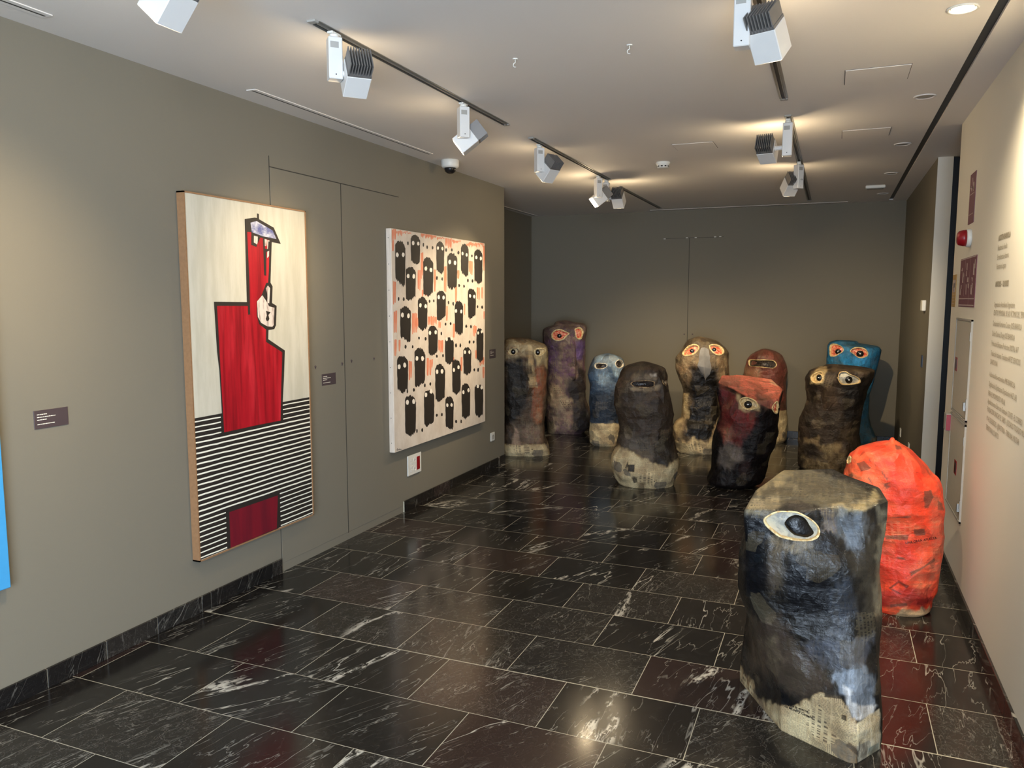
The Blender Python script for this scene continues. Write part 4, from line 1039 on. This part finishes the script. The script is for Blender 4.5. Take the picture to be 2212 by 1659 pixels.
def row(E, lx, ly, rx, ry, ex, ey, h): return (*E(lx, ly, rx, ry, ex, ey), h)

# 1 brown head behind the wall corner
E = CR(1080, 690, 5.35)
s = Statue('head_sculpture', 'brown sculpture with two cream eyes and square newspaper foot, half behind the wall corner', (-3.10, 7.99),
    E(25, 1600, 20, 1440, 60, 1200, 55, 1000, 30, 700, 15, 500, 20, 330, 45, 255, 60, 222), E(573, 1590, 573, 1470, 560, 1430, 515, 1340, 508, 1200, 528, 1000, 540, 800, 550, 500, 548, 330, 520, 285, 450, 258, 380, 235),
    front=.85, n=3.6, rnd=.05, crown=.01, seed=3, lumps=(.010, .006, .005))
s.coat((72, 50, 36), .92); s.mottle((36, 26, 20), .97, .7, 5)
s.coat((132, 104, 66), .55, E(60, 215, 520, 270, 540, 540, 430, 560, 420, 420, 230, 440, 60, 460), 5, 5, .8)
s.coat((14, 11, 9), .99, E(60, 500, 240, 440, 330, 640, 320, 900, 260, 1120, 60, 1250), 6, 6, .9)
s.coat((150, 78, 44), .85, E(395, 560, 520, 500, 520, 900, 490, 1200, 400, 1230, 350, 1100, 380, 800), 5, 6, .85)
s.coat((186, 150, 100), .4, E(315, 290, 370, 300, 405, 640, 430, 780, 340, 780, 318, 500), 2, 3, .75)
s.coat((44, 28, 20), .9, E(330, 530, 372, 530, 372, 630, 320, 640), 2, 2, .9); s.coat((150, 118, 100), .8, E(170, 1250, 210, 1300, 250, 1470, 130, 1470), 3, 4, .8); s.coat((128, 96, 80), .8, E(260, 1200, 500, 1220, 520, 1420, 270, 1440), 6, 6, .6)
s.coat((206, 176, 116), .55, E(400, 330, 560, 330, 545, 560, 500, 470, 440, 520, 395, 430), 4, 4, .8)
s.coatz((150, 120, 70), .12, -1, .125, .012, .012)
s.nose([row(E, 215, 300, 310, 292, 400, 300, .004), row(E, 215, 450, 318, 450, 405, 450, .03), row(E, 220, 640, 330, 650, 425, 640, .04), row(E, 225, 780, 335, 785, 425, 780, .035), row(E, 260, 900, 305, 900, 350, 900, .0)])
s.eye(E(85, 360, 105, 338, 150, 330, 195, 340, 210, 368, 200, 398, 150, 412, 108, 408, 86, 390), EY_CRM, (*E(154, 374)[0], 5.0, 5.6), EY_RIMD, .016)
s.eye(E(400, 362, 420, 345, 470, 340, 518, 345, 522, 375, 490, 405, 450, 420, 415, 408, 400, 385), EY_CRM, (*E(437, 381)[0], 4.6, 6.0), EY_RIM, .016)
s.finish()

# 2 purple head
s = Statue('head_sculpture', 'tallest sculpture, purple with red eyes, by the recessed corner', (-3.18, 9.44),
    E(548, 1330, 540, 1100, 540, 900, 548, 600, 536, 400, 495, 260, 493, 180, 500, 115, 540, 88, 620, 68), E(960, 1310, 1035, 1240, 1040, 1130, 1033, 1030, 1000, 900, 985, 650, 970, 500, 985, 280, 1000, 180, 996, 90, 975, 48, 880, 26, 800, 30),
    front=.80, back=.8, n=2.9, rnd=.06, crown=.015, seed=8, lumps=(.014, .007, .006))
s.coat((104, 74, 84), .80); s.mottle((150, 110, 90), .5, .6, 7); s.mottle((58, 42, 48), .95, .5, 5, seed=70)
s.coat((96, 72, 78), .85, E(480, 60, 1000, 20, 1000, 150, 490, 160), 6, 6, .8)
s.coat((98, 66, 120), .92, E(540, 280, 640, 270, 690, 400, 700, 620, 560, 640, 550, 400), 8, 10, .7); s.coat((112, 70, 110), .85, E(700, 300, 860, 300, 865, 660, 700, 660), 10, 12, .55)
s.coat((98, 72, 128), .95, E(875, 240, 985, 250, 965, 480, 880, 470), 4, 4, .9); s.coat((22, 17, 19), .98, E(880, 470, 975, 600, 1010, 900, 1045, 1260, 900, 1310, 790, 1290, 850, 1000, 740, 820, 800, 700, 870, 650), 6, 8, .92)
s.coat((196, 150, 118), .35, E(590, 740, 700, 800, 830, 940, 760, 1020, 640, 1010, 560, 930), 6, 12, .7); s.coat((176, 134, 116), .45, E(620, 1110, 790, 1130, 700, 1230, 660, 1310, 560, 1280), 5, 10, .6); s.coat((104, 98, 62), .8, E(545, 1170, 620, 1180, 640, 1310, 545, 1310), 5, 8, .6)
s.nose([row(E, 780, 195, 815, 190, 862, 190, .0), row(E, 765, 280, 856, 270, 876, 290, .045), row(E, 760, 480, 862, 480, 884, 490, .05), row(E, 780, 640, 868, 650, 886, 660, .04), row(E, 820, 710, 850, 710, 875, 710, .0)])
s.eye(E(598, 195, 606, 155, 650, 125, 700, 122, 745, 140, 796, 162, 760, 190, 730, 222, 680, 240, 630, 236), EY_RED, (*E(687, 190)[0], 5.0, 4.6), EY_RIM, .022)
s.eye(E(870, 120, 900, 100, 940, 110, 955, 150, 945, 205, 915, 222, 886, 205, 875, 160), EY_RED, None, EY_RIM, .02)
s.finish()

# 3 blue head
E = CR(1080, 680, 5.027)
s = Statue('head_sculpture', 'blue sculpture with hollow slit eyes, left of the dark brown one', (-2.46, 8.78),
    E(1005, 1440, 985, 1380, 972, 1250, 985, 1100, 980, 900, 975, 750, 950, 650, 975, 560, 1020, 468, 1060, 440, 1110, 426), E(1275, 1440, 1285, 1330, 1300, 1150, 1310, 1000, 1320, 850, 1335, 720, 1350, 620, 1360, 550, 1340, 488, 1300, 448, 1250, 428),
    front=.85, n=2.5, rnd=.05, crown=.01, seed=14, lumps=(.012, .005, .004))
s.coat((62, 88, 116), .95); s.mottle((34, 52, 74), .98, .5, 6)
s.coat((150, 176, 196), .9, E(1000, 480, 1100, 440, 1320, 470, 1340, 600, 1270, 640, 1180, 560, 1020, 600), 8, 8, .65); s.coat((142, 170, 192), .9, E(1040, 620, 1200, 640, 1210, 730, 1050, 760), 10, 10, .7)
s.coat((16, 28, 44), .99, E(970, 840, 1310, 820, 1300, 1240, 985, 1200), 10, 12, .85)
s.coatz((150, 120, 70), .0, -1, .265, .015, .03)
s.nose([row(E, 1150, 470, 1192, 460, 1240, 470, .002), row(E, 1150, 560, 1202, 560, 1250, 570, .028), row(E, 1172, 640, 1222, 640, 1262, 650, .035), row(E, 1195, 720, 1232, 720, 1262, 720, .0)])
s.eye(E(1028, 555, 1045, 528, 1100, 528, 1150, 535, 1166, 552, 1150, 570, 1110, 582, 1050, 584), EY_DRK, None, EY_RIMW, .014, .03)
s.eye(E(1255, 520, 1290, 490, 1325, 498, 1346, 535, 1330, 565, 1290, 575, 1262, 555), EY_DRK, None, EY_RIMW, .014, .03)
s.finish()

# 4 dark brown head
E = CR(1310, 770, 5.53)
s = Statue('head_sculpture', 'dark brown sculpture with one long slit eye and swollen newspaper foot', (-1.56, 7.07),
    E(270, 1600, 140, 1510, 85, 1400, 68, 1280, 75, 1180, 100, 1110, 135, 1050, 150, 950, 155, 850, 130, 700, 100, 560, 98, 450, 112, 300, 150, 195, 195, 138, 270, 95, 340, 76), E(800, 1560, 820, 1430, 862, 1280, 850, 1180, 805, 1050, 775, 930, 778, 800, 795, 680, 770, 550, 742, 400, 718, 310, 722, 230, 690, 150, 620, 105, 530, 76),
    front=[(0, .95), (.12, 1.0), (.3, .8), (1, .9)], n=2.4, rnd=.05, crown=.012, seed=21, lumps=(.014, .008, .007))
s.coat((50, 36, 28), .96); s.mottle((30, 23, 19), .98, .7, 5); s.mottle((84, 64, 50), .9, .35, 9, .2, 75)
s.coat((128, 106, 84), .8, E(280, 240, 560, 210, 620, 260, 600, 300, 300, 290), 5, 8, .55); s.coat((186, 176, 164), .8, E(520, 210, 600, 200, 600, 240, 540, 250), 3, 3, .7); s.coat((150, 126, 96), .75, E(270, 370, 560, 372, 620, 340, 600, 400, 400, 420, 290, 400), 4, 6, .7)
s.coat((92, 84, 78), .9, E(180, 960, 380, 950, 520, 1030, 600, 1180, 520, 1230, 330, 1150, 200, 1100), 8, 10, .6); s.coat((14, 11, 10), .99, E(560, 950, 790, 940, 820, 1250, 720, 1310, 600, 1290), 8, 10, .7)
s.coat((150, 120, 70), .05, E(0, 1130, 130, 1090, 240, 1120, 430, 1230, 560, 1300, 700, 1320, 870, 1200, 900, 1650, 0, 1650), 5, 9, 1.)
s.coat((34, 30, 26), .95, E(255, 1295, 330, 1295, 330, 1375, 258, 1375), .8, 1, 1.); s.coat((40, 34, 30), .9, E(225, 1330, 252, 1255, 258, 1290, 236, 1345), .8, 1, 1.)
s.coat((50, 44, 38), .85, E(310, 1450, 360, 1445, 370, 1500, 330, 1510), 1, 2, 1.); s.coat((60, 52, 44), .8, E(380, 1500, 460, 1500, 450, 1570, 385, 1570), 1, 2, .8)
s.nose([row(E, 560, 230, 612, 215, 650, 230, .0), row(E, 590, 330, 640, 330, 672, 335, .03), row(E, 600, 450, 665, 450, 705, 450, .03), row(E, 620, 570, 685, 570, 722, 570, .0)])
s.eye(E(290, 325, 320, 300, 400, 296, 480, 292, 568, 302, 576, 335, 568, 358, 500, 368, 420, 364, 330, 358), EY_DRK, None, EY_RIMD, .014, .035)
s.eye(E(664, 282, 690, 300, 712, 292, 716, 330, 700, 342, 680, 322), EY_DRK, None, EY_RIMD, .012, .02)
s.finish()

# 5 beaked head
E = CR(1440, 720, 6.144)
s = Statue('head_sculpture', 'black and brown sculpture with a silver-grey beak nose and orange eyes', (-1.34, 8.84),
    E(135, 1600, 120, 1520, 72, 1400, 66, 1260, 105, 1165, 190, 1120, 198, 1000, 225, 760, 215, 700, 165, 580, 128, 430, 128, 315, 195, 240, 240, 150, 285, 82, 350, 68), E(720, 1600, 725, 1500, 715, 1300, 710, 1100, 705, 900, 740, 760, 800, 660, 836, 560, 828, 480, 820, 260, 780, 190, 700, 108, 600, 72, 520, 62),
    front=[(0, 1.0), (.25, .9), (.6, .8), (1, .9)], n=2.6, rnd=.04, crown=.012, seed=27, mat=M_GLOSSY)
s.coat((84, 66, 50), .85); s.mottle((34, 28, 24), .97, .7, 6); s.coat((60, 50, 42), .9, E(280, 70, 700, 80, 780, 180, 560, 200, 440, 190, 250, 200), 6, 6, .8)
s.coat((148, 112, 80), .6, E(190, 330, 360, 300, 420, 450, 380, 620, 270, 640, 170, 520), 8, 12, .6); s.coat((150, 116, 84), .6, E(650, 330, 820, 330, 825, 600, 680, 620), 8, 12, .55)
s.coat((10, 9, 9), 1., E(300, 460, 690, 450, 720, 800, 700, 1320, 600, 1450, 380, 1430, 210, 1380, 300, 1000, 280, 720), 8, 10, .95); s.coat((160, 132, 84), .35, E(195, 800, 300, 800, 280, 1100, 190, 1110), 5, 10, .8)
s.coat((150, 120, 84), .30, E(60, 1170, 210, 1120, 230, 1380, 420, 1450, 640, 1420, 640, 1230, 720, 1180, 720, 1650, 60, 1650), 6, 12, .9); s.coat((230, 206, 140), .0, E(60, 1440, 250, 1430, 640, 1470, 740, 1430, 740, 1680, 60, 1680), 5, 10, 1.)
m_beak = plain('grey_beak_paint', (150, 148, 146), .26, vary=.3, scale=14, bump=.5)
s.nose([row(E, 442, 196, 500, 190, 570, 214, .012), row(E, 425, 300, 500, 310, 588, 320, .055), row(E, 400, 430, 505, 430, 604, 470, .085), row(E, 460, 530, 512, 520, 575, 550, .075), row(E, 508, 606, 515, 606, 522, 606, .05)], 'beak', m_beak)
s.eye(E(212, 262, 260, 205, 310, 168, 370, 152, 418, 170, 424, 205, 390, 245, 330, 278, 260, 293, 222, 285), EY_RED, (*E(340, 234)[0], 5.0, 4.2), EY_RIM, .018)
s.eye(E(572, 172, 600, 154, 660, 157, 718, 182, 752, 222, 752, 262, 715, 284, 670, 278, 612, 240, 582, 205), EY_RED, (*E(630, 216)[0], 4.6, 4.2), EY_RIM, .018)
s.finish()

# 6 red-brown head at the back
E = CR(1300, 700, 4.367)
s = Statue('head_sculpture', 'rust-red sculpture with a dark visor slit, standing at the far wall', (-.57, 9.74),
    E(1375, 1130, 1370, 1000, 1365, 860, 1350, 700, 1335, 600, 1338, 500, 1350, 420, 1378, 340, 1410, 290, 1450, 260, 1490, 246), E(1715, 1125, 1742, 1090, 1748, 900, 1745, 700, 1740, 560, 1752, 450, 1738, 380, 1700, 290, 1640, 255, 1590, 243),
    front=.85, n=2.3, rnd=.04, crown=.008, seed=33, lumps=(.010, .004, .003), mat=M_GLOSSY)
s.coat((118, 60, 52), .97); s.mottle((150, 86, 72), .9, .5, 7); s.mottle((80, 38, 34), .98, .4, 5, seed=77)
s.coat((160, 110, 84), .8, E(1340, 410, 1480, 420, 1480, 520, 1340, 520), 6, 8, .6); s.coat((90, 54, 46), .95, E(1680, 740, 1760, 740, 1760, 850, 1670, 850), 3, 4, .8)
s.coatz((150, 120, 70), .0, -1, .40, .008, .008)
s.eye(E(1380, 350, 1402, 334, 1480, 338, 1560, 338, 1620, 344, 1648, 370, 1648, 400, 1620, 416, 1570, 412, 1500, 405, 1430, 400, 1386, 392), EY_DRK, None, EY_RIM, .014, .032)
s.finish()

# 7 black and red head with slanted pink top
E = CR(1520, 800, 6.145)
s = Statue('head_sculpture', 'black and dark red sculpture with slanted salmon-pink top and one round eye', (-.74, 7.31),
    E(180, 1600, 75, 1530, 55, 1450, 75, 1350, 90, 1280, 92, 1150, 130, 950, 170, 750, 212, 600, 200, 400, 205, 180), E(640, 1570, 760, 1480, 820, 1390, 860, 1200, 900, 1080, 945, 980, 975, 800, 992, 620, 1003, 580, 1002, 420, 1040, 280, 1046, 180),
    front=[(0, .95), (.5, .85), (1, 1.0)], n=2.2, rnd=.012, crown=.0, ts=-.11, td=-.40, zmax=.925, top=[(-.215, .09), (-.19, -.13), (.0, -.19), (.26, -.19), (.345, .0), (.30, .15), (.13, .26), (-.04, .19)], seed=39, lumps=(.012, .007, .009))
s.coat((20, 12, 13), 1.); s.mottle((14, 11, 12), 1., .7, 5)
s.coat((120, 28, 32), .95, E(235, 200, 460, 290, 520, 480, 600, 560, 700, 560, 640, 760, 480, 980, 290, 950, 240, 700), 10, 14, .75); s.coat((156, 42, 44), .9, E(560, 520, 720, 540, 640, 720, 590, 650), 8, 8, .7); s.coat((150, 60, 50), .8, E(250, 780, 330, 760, 360, 900, 290, 960), 6, 8, .6)
s.coat((112, 102, 98), .9, E(330, 960, 420, 1020, 560, 1110, 480, 1240, 330, 1300, 200, 1220, 240, 1050), 8, 10, .75); s.coat((48, 26, 30), .98, E(420, 1290, 620, 1180, 640, 1330, 520, 1400), 8, 8, .7)
s.coat((214, 112, 92), .92, E(195, 100, 210, 20, 1060, 20, 1050, 230, 1000, 400, 920, 520, 880, 505, 720, 440, 540, 330, 320, 220, 200, 172), 2, 2, 1.); s.coat((150, 92, 82), .9, E(205, 120, 470, 130, 520, 280, 330, 210, 205, 170), 5, 6, .6)
s.coat((104, 76, 70), .9, E(700, 330, 880, 330, 900, 500, 740, 480), 8, 8, .7); s.coat((206, 176, 140), .8, E(870, 130, 960, 150, 1000, 200, 900, 190), 3, 4, .7)
s.coat((206, 178, 124), .35, E(430, 300, 480, 330, 520, 460, 560, 540, 740, 540, 720, 470, 740, 500, 560, 560, 480, 500, 450, 400), 4, 5, .8)
s.eye(E(480, 412, 500, 374, 560, 360, 630, 378, 690, 420, 718, 478, 690, 502, 630, 512, 560, 508, 505, 470), EY_CRM, (*E(590, 455)[0], 8.6, 8.0), EY_RIM, .018)
s.eye(E(922, 520, 918, 485, 950, 435, 975, 415, 985, 450, 985, 530, 970, 565, 942, 555), EY_RED, None, EY_RIM, .018)
s.finish()

# 8 teal head
E = CR(1680, 700, 4.608)
s = Statue('head_sculpture', 'bright blue sculpture with red eyes standing behind the dark brown-black one', (.36, 9.36),
    E(520, 1260, 520, 1100, 540, 900, 560, 700, 500, 500, 484, 400, 488, 300, 497, 210, 520, 178, 560, 166), E(960, 1245, 992, 1140, 925, 1020, 905, 880, 912, 700, 960, 540, 985, 450, 1010, 360, 1034, 262, 1010, 225, 900, 203, 800, 195),
    front=.85, n=3.0, rnd=.03, crown=.008, seed=45, lumps=(.008, .004, .003))
s.coat((36, 128, 176), .97); s.mottle((28, 88, 120), .98, .45, 6)
s.coat((64, 110, 120), .95, E(640, 170, 860, 195, 880, 260, 700, 260), 6, 8, .5); s.coat((40, 150, 220), 1., E(640, 340, 900, 350, 900, 430, 640, 430), 5, 6, .6)
s.coat((64, 116, 124), .95, E(780, 650, 930, 640, 930, 900, 780, 950), 6, 8, .6); s.coat((70, 110, 112), .9, E(780, 940, 930, 900, 1010, 1130, 960, 1230, 800, 1230), 8, 10, .7); s.coat((150, 130, 92), .5, E(945, 1130, 1000, 1120, 970, 1210, 930, 1210), 3, 4, .8)
s.nose([row(E, 600, 330, 672, 296, 722, 340, .004), row(E, 585, 400, 650, 405, 770, 405, .045), row(E, 575, 470, 650, 480, 780, 470, .045), row(E, 600, 560, 650, 560, 740, 560, .0)])
s.eye(E(518, 250, 532, 208, 580, 202, 636, 225, 652, 256, 638, 280, 600, 300, 560, 318, 524, 314), EY_RED, (*E(602, 276)[0], 6.6, 5.8), EY_RIM, .016)
s.eye(E(724, 272, 745, 246, 800, 236, 858, 246, 893, 280, 893, 316, 850, 333, 800, 328, 758, 300), EY_RED, (*E(820, 296)[0], 8.2, 6.8), EY_RIM, .016)
s.finish()

# 9 dark head on the right
s = Statue('head_sculpture', 'brown-black sculpture with two cream eyes, in front of the bright blue one', (.03, 8.34),
    E(225, 1460, 212, 1380, 203, 1150, 222, 950, 262, 850, 290, 750, 278, 650, 288, 530, 325, 465, 390, 432, 450, 425), E(800, 1470, 850, 1380, 820, 1250, 795, 1100, 802, 1000, 835, 890, 870, 740, 905, 620, 955, 510, 965, 462, 850, 430, 700, 415),
    front=[(0, .9), (.5, .85), (1, .95)], n=2.7, rnd=.04, crown=.01, seed=51, lumps=(.014, .008, .007))
s.coat((46, 34, 29), .97); s.mottle((26, 21, 19), .99, .65, 5); s.mottle((88, 70, 58), .9, .35, 8, .2, 78)
s.coat((92, 72, 58), .88, E(300, 450, 560, 415, 950, 450, 900, 520, 560, 470, 330, 500), 6, 8, .6); s.coat((80, 62, 50), .95, E(460, 480, 600, 520, 580, 700, 560, 830, 470, 840, 480, 650), 6, 8, .6)
s.coat((16, 13, 13), 1., E(640, 620, 860, 600, 830, 800, 790, 1000, 640, 1000, 660, 780), 8, 8, .8); s.coat((150, 120, 82), .45, E(260, 1140, 420, 1130, 410, 1190, 260, 1180), 5, 9, .55); s.coat((150, 126, 90), .5, E(400, 1200, 620, 1190, 600, 1280, 420, 1270), 5, 9, .5)
s.coat((116, 96, 66), .6, E(260, 1330, 640, 1300, 640, 1500, 250, 1450), 10, 14, .5)
s.coat((196, 166, 110), .4, E(420, 430, 490, 425, 490, 470, 460, 560, 440, 590, 330, 590, 320, 520), 3, 4, .8)
s.nose([row(E, 450, 490, 510, 480, 575, 490, .004), row(E, 430, 640, 500, 650, 610, 650, .035), row(E, 430, 760, 490, 780, 600, 760, .035), row(E, 440, 850, 484, 850, 560, 840, .0)])
s.eye(E(328, 535, 360, 496, 425, 474, 452, 500, 452, 545, 435, 575, 385, 590, 345, 575), EY_CRM, (*E(412, 534)[0], 5.8, 7.2), EY_RIM, .012)
s.eye(E(600, 520, 620, 480, 680, 477, 720, 502, 780, 522, 822, 552, 815, 585, 760, 598, 700, 603, 640, 597, 608, 560), EY_WHT, (*E(708, 556)[0], 8.0, 8.0), EY_RIM, .014)
s.finish()

# 10 red sculpture by the right wall
E = CR(1800, 940, 4.046)
s = Statue('head_sculpture', 'bright orange-red newspaper sculpture turned away, beside the right wall', (.40, 4.66),
    E(330, 1640, 300, 1500, 270, 1300, 250, 1100, 220, 900, 170, 650, 110, 470, 82, 395, 76, 350, 118, 245, 145, 172, 235, 112, 330, 97, 400, 84, 460, 68, 500, 56), E(800, 1640, 855, 1530, 872, 1440, 900, 1300, 928, 1150, 950, 1000, 962, 850, 974, 660, 945, 520, 925, 385, 850, 292, 760, 205, 640, 112, 585, 80, 550, 62, 525, 52),
    front=.82, back=.82, n=2.3, rnd=.02, crown=.014, seed=57, lumps=(.010, .006, .010), mat=M_RED)
s.coat((230, 56, 24), .90); s.mottle((240, 98, 52), .74, .55, 8); s.mottle((190, 30, 18), .95, .45, 5, seed=79)
s.coat((188, 34, 32), .93, E(400, 1000, 740, 900, 900, 1150, 900, 1330, 560, 1290, 400, 1300), 10, 14, .5); s.coat((142, 26, 30), .96, E(400, 1370, 640, 1340, 900, 1320, 880, 1450, 800, 1500, 400, 1510), 5, 8, .75)
s.coat((178, 60, 44), .7, E(820, 500, 960, 540, 960, 1000, 900, 1280, 820, 1280, 860, 900), 8, 10, .4); s.coat((190, 160, 110), .30, E(560, 1560, 640, 1500, 760, 1540, 850, 1480, 860, 1600, 640, 1640, 440, 1620), 4, 8, .8)
for q_ in ((540, 85, 590, 95, 605, 130, 550, 128), (205, 245, 270, 225, 330, 290, 240, 325), (305, 205, 322, 200, 330, 235, 312, 228), (135, 345, 168, 325, 182, 355, 160, 380, 135, 375), (440, 428, 478, 418, 492, 455, 460, 470), (515, 712, 680, 708, 680, 722, 520, 726), (420, 320, 430, 318, 498, 425, 490, 430), (302, 370, 310, 368, 345, 430, 338, 434),
           (790, 490, 850, 478, 878, 540, 860, 575, 830, 640, 800, 640), (912, 560, 955, 600, 968, 660, 912, 655), (700, 828, 800, 815, 802, 875, 715, 880), (670, 1195, 780, 1150, 886, 1072, 888, 1100, 790, 1165, 680, 1232), (552, 1065, 610, 1070, 630, 1090, 560, 1080), (495, 1480, 640, 1466, 650, 1490, 500, 1508), (440, 875, 660, 870, 655, 915, 460, 910)):
    s.coat((104, 52, 42), .93, E(*q_), .8, 1.6, .85)
for q_ in ((485, 1335, 570, 1272, 660, 1320, 640, 1340, 572, 1290, 500, 1350), (500, 1350, 520, 1340, 600, 1390, 590, 1396)): s.coat((70, 28, 26), .95, E(*q_), .7, 1.2, .8)
s.put_text('UNA GRAN APUESTA', E(632, 952)[0], E(905, 905)[0], 7.0, .012)
s.eye(E(128, 215, 142, 190, 156, 196, 150, 222, 140, 240, 130, 244), EY_DRK, None, EY_RIM, .012, .012)
s.finish()

# 11 big black head in front
EA = CR(1580, 990, 4.88); EB = CR(1580, 1320, 4.894)
s = Statue('head_sculpture', 'big black sculpture, bluish daylight sheen painted in, nearest the camera with one white eye and a newspaper prow', (.0, 3.27),
    EB(110, 700, 92, 600, 100, 100) + EA(100, 1659, 80, 1400, 78, 1100, 100, 800, 130, 590, 190, 420), EB(1540, 1200, 1530, 1000, 1500, 650, 1520, 300, 1560, 0) + EA(1560, 1659, 1555, 1500, 1540, 1250, 1560, 1000, 1590, 830, 1635, 680, 1610, 560, 1560, 460, 1530, 400),
    front=[(0, .85), (.55, .82), (.8, .9), (1, .86)], back=.8, n=3.0, rnd=.012, crown=.0, ts=.06, td=-.22, zmax=.95, seed=63, res=(460, 420),
    base=[(-.325, -.20), (-.225, -.01), (-.125, .165), (.0, .235), (.115, .300), (.145, .295), (.232, .155), (.236, .05), (.20, -.22), (.0, -.26), (-.2, -.26)], basez=(.12, .56), top=[(-.292, .20), (-.262, .03), (-.17, -.17), (.02, -.19), (.195, -.03), (.222, .08), (.13, .175), (.05, .155), (-.08, .205)], lumps=(.007, .004, .0022), mat=M_FRONT)
s.coat((16, 16, 19), .985); s.mottle((46, 40, 36), .93, .4, 7); s.mottle((12, 12, 15), 1., .5, 4, seed=80)
s.coat((62, 60, 52), .92, EA(270, 180, 570, 50, 820, 70, 1080, 200, 1460, 350, 1570, 400, 1540, 500, 1400, 560, 1120, 540, 860, 480, 640, 440, 400, 480, 130, 600, 120, 580, 200, 380), 5, 8, .95, 22)
s.coat((140, 126, 90), .65, EA(300, 200, 520, 130, 640, 180, 480, 260, 300, 320), 10, 18, .6); s.coat((160, 146, 106), .65, EA(1060, 520, 1300, 500, 1500, 380, 1560, 420, 1400, 560, 1140, 600), 8, 14, .7); s.coat((52, 48, 40), .92, EA(620, 200, 900, 220, 1100, 380, 760, 400), 12, 20, .6)
s.coat((110, 102, 84), .8, EA(140, 590, 200, 440, 480, 390, 560, 500, 400, 590, 330, 620), 6, 12, .7); s.coat((36, 32, 36), .97, EA(540, 500, 620, 440, 860, 500, 940, 600, 900, 640, 760, 540, 640, 520), 5, 8, .8)
s.coat((84, 90, 96), .93, EA(1090, 540, 1420, 560, 1480, 700, 1450, 850, 1300, 860, 1040, 760, 960, 640, 1000, 540), 8, 16, .75); s.coat((116, 126, 138), .95, EA(1220, 640, 1400, 660, 1330, 1000, 1230, 960), 12, 16, .7)  # bluish daylight sheen painted onto the right of the column
s.coat((92, 84, 88), .8, EA(940, 540, 1090, 560, 1090, 780, 960, 770), 4, 8, .7)
s.coat((96, 86, 70), .8, EA(380, 770, 520, 840, 880, 890, 860, 1050, 620, 1020, 420, 960, 370, 900), 8, 14, .75); s.coat((70, 60, 52), .9, EA(380, 900, 560, 960, 560, 1400, 420, 1420, 360, 1200), 16, 20, .6)
s.coat((10, 11, 16), 1., EA(120, 600, 340, 620, 360, 900, 380, 1200, 340, 1500, 120, 1400, 110, 900), 10, 12, .9); s.coat((12, 13, 18), 1., EA(620, 1050, 1050, 850, 1090, 1200, 1050, 1659, 560, 1659, 540, 1300), 14, 18, .85)
s.coat((50, 58, 70), .96, EA(1080, 1290, 1260, 1280, 1340, 1659, 1100, 1659), 12, 16, .65); s.coat((42, 50, 64), .96, EB(1060, 0, 1250, 0, 1230, 260, 1060, 300), 10, 12, .75); s.coat((60, 56, 50), .93, EA(1200, 1000, 1500, 900, 1560, 1659, 1340, 1659, 1380, 1300), 14, 20, .55)  # the bluish streaks carry the painted sheen further down
s.coat((56, 44, 38), .95, EB(120, 100, 500, 60, 720, 300, 960, 560, 1060, 760, 950, 930, 600, 900, 300, 640, 160, 420), 14, 20, .8); s.coat((86, 72, 58), .85, EB(330, 300, 460, 260, 560, 520, 420, 700), 10, 14, .5)
s.coat((96, 102, 116), .95, EB(720, 330, 1200, 330, 1480, 250, 1440, 560, 1060, 640, 900, 500), 10, 14, .5); s.coat((126, 136, 148), .97, EB(1040, 660, 1440, 560, 1530, 1000, 1360, 1080, 1220, 940, 1120, 820), 6, 10, .95)  # daylight on the prow's right face painted in as pale blue
s.coat((204, 204, 204), .9, EB(1190, 780, 1260, 800, 1270, 960, 1380, 1010, 1530, 990, 1500, 1080, 1370, 1160, 1280, 1130, 1200, 960), 4, 6, .9)
s.coat((130, 96, 58), .30, EB(60, 560, 150, 620, 250, 900, 450, 1000, 520, 1300, 900, 1500, 1300, 1640, 900, 1700, 60, 1700), 8, 12, .85); s.coat((176, 140, 92), .10, EB(420, 1000, 560, 990, 720, 1000, 940, 860, 1180, 940, 1320, 1200, 1330, 1659, 900, 1560, 500, 1280), 5, 9, .95)
s.coat((216, 208, 184), .15, EB(1320, 1200, 1370, 1160, 1560, 1040, 1570, 1659, 1340, 1659), 3, 3, .9)
s.coat((34, 30, 30), .95, EB(972, 838, 1100, 850, 1160, 930, 985, 910), .8, 1., .9); s.coat((40, 36, 34), .95, EB(1155, 1095, 1215, 1105, 1210, 1165, 1155, 1140), .8, 1., .9)
s.coat((50, 44, 40), .9, EB(1200, 1420, 1240, 1380, 1350, 1480, 1350, 1550), 1, 2, .85); s.coat((120, 128, 116), .85, EB(1445, 1450, 1560, 1390, 1560, 1500, 1450, 1540), 1, 1, .85); s.coat((60, 54, 50), .9, EB(1345, 1390, 1365, 1370, 1365, 1480, 1345, 1480), 1, 1, .8)
s.coat((118, 114, 98), .85, EA(1520, 520, 1560, 480, 1640, 600, 1640, 800, 1600, 1000, 1570, 1250, 1580, 1659, 1500, 1659, 1500, 1300, 1530, 1000, 1560, 760), 5, 8, .7)
s.put_text('uye a la eterna', EB(580, 988)[0], EB(808, 1072)[0], 7.2, .02); s.put_text('de Moses y Camelio', EB(560, 1012)[0], EB(858, 1138)[0], 7.2, .02)
s.eye(EA(335, 640, 400, 595, 480, 562, 570, 556, 680, 566, 760, 600, 850, 650, 915, 710, 940, 770, 918, 830, 860, 865, 780, 875, 680, 865, 580, 845, 500, 822, 420, 760, 355, 700), EY_WHT, None, EY_RIM, .009, .022, .002, False,
      EA(560, 680, 600, 625, 670, 598, 740, 610, 790, 650, 822, 705, 865, 770, 858, 802, 800, 832, 740, 825, 660, 805, 600, 752, 570, 712))
s.finish()
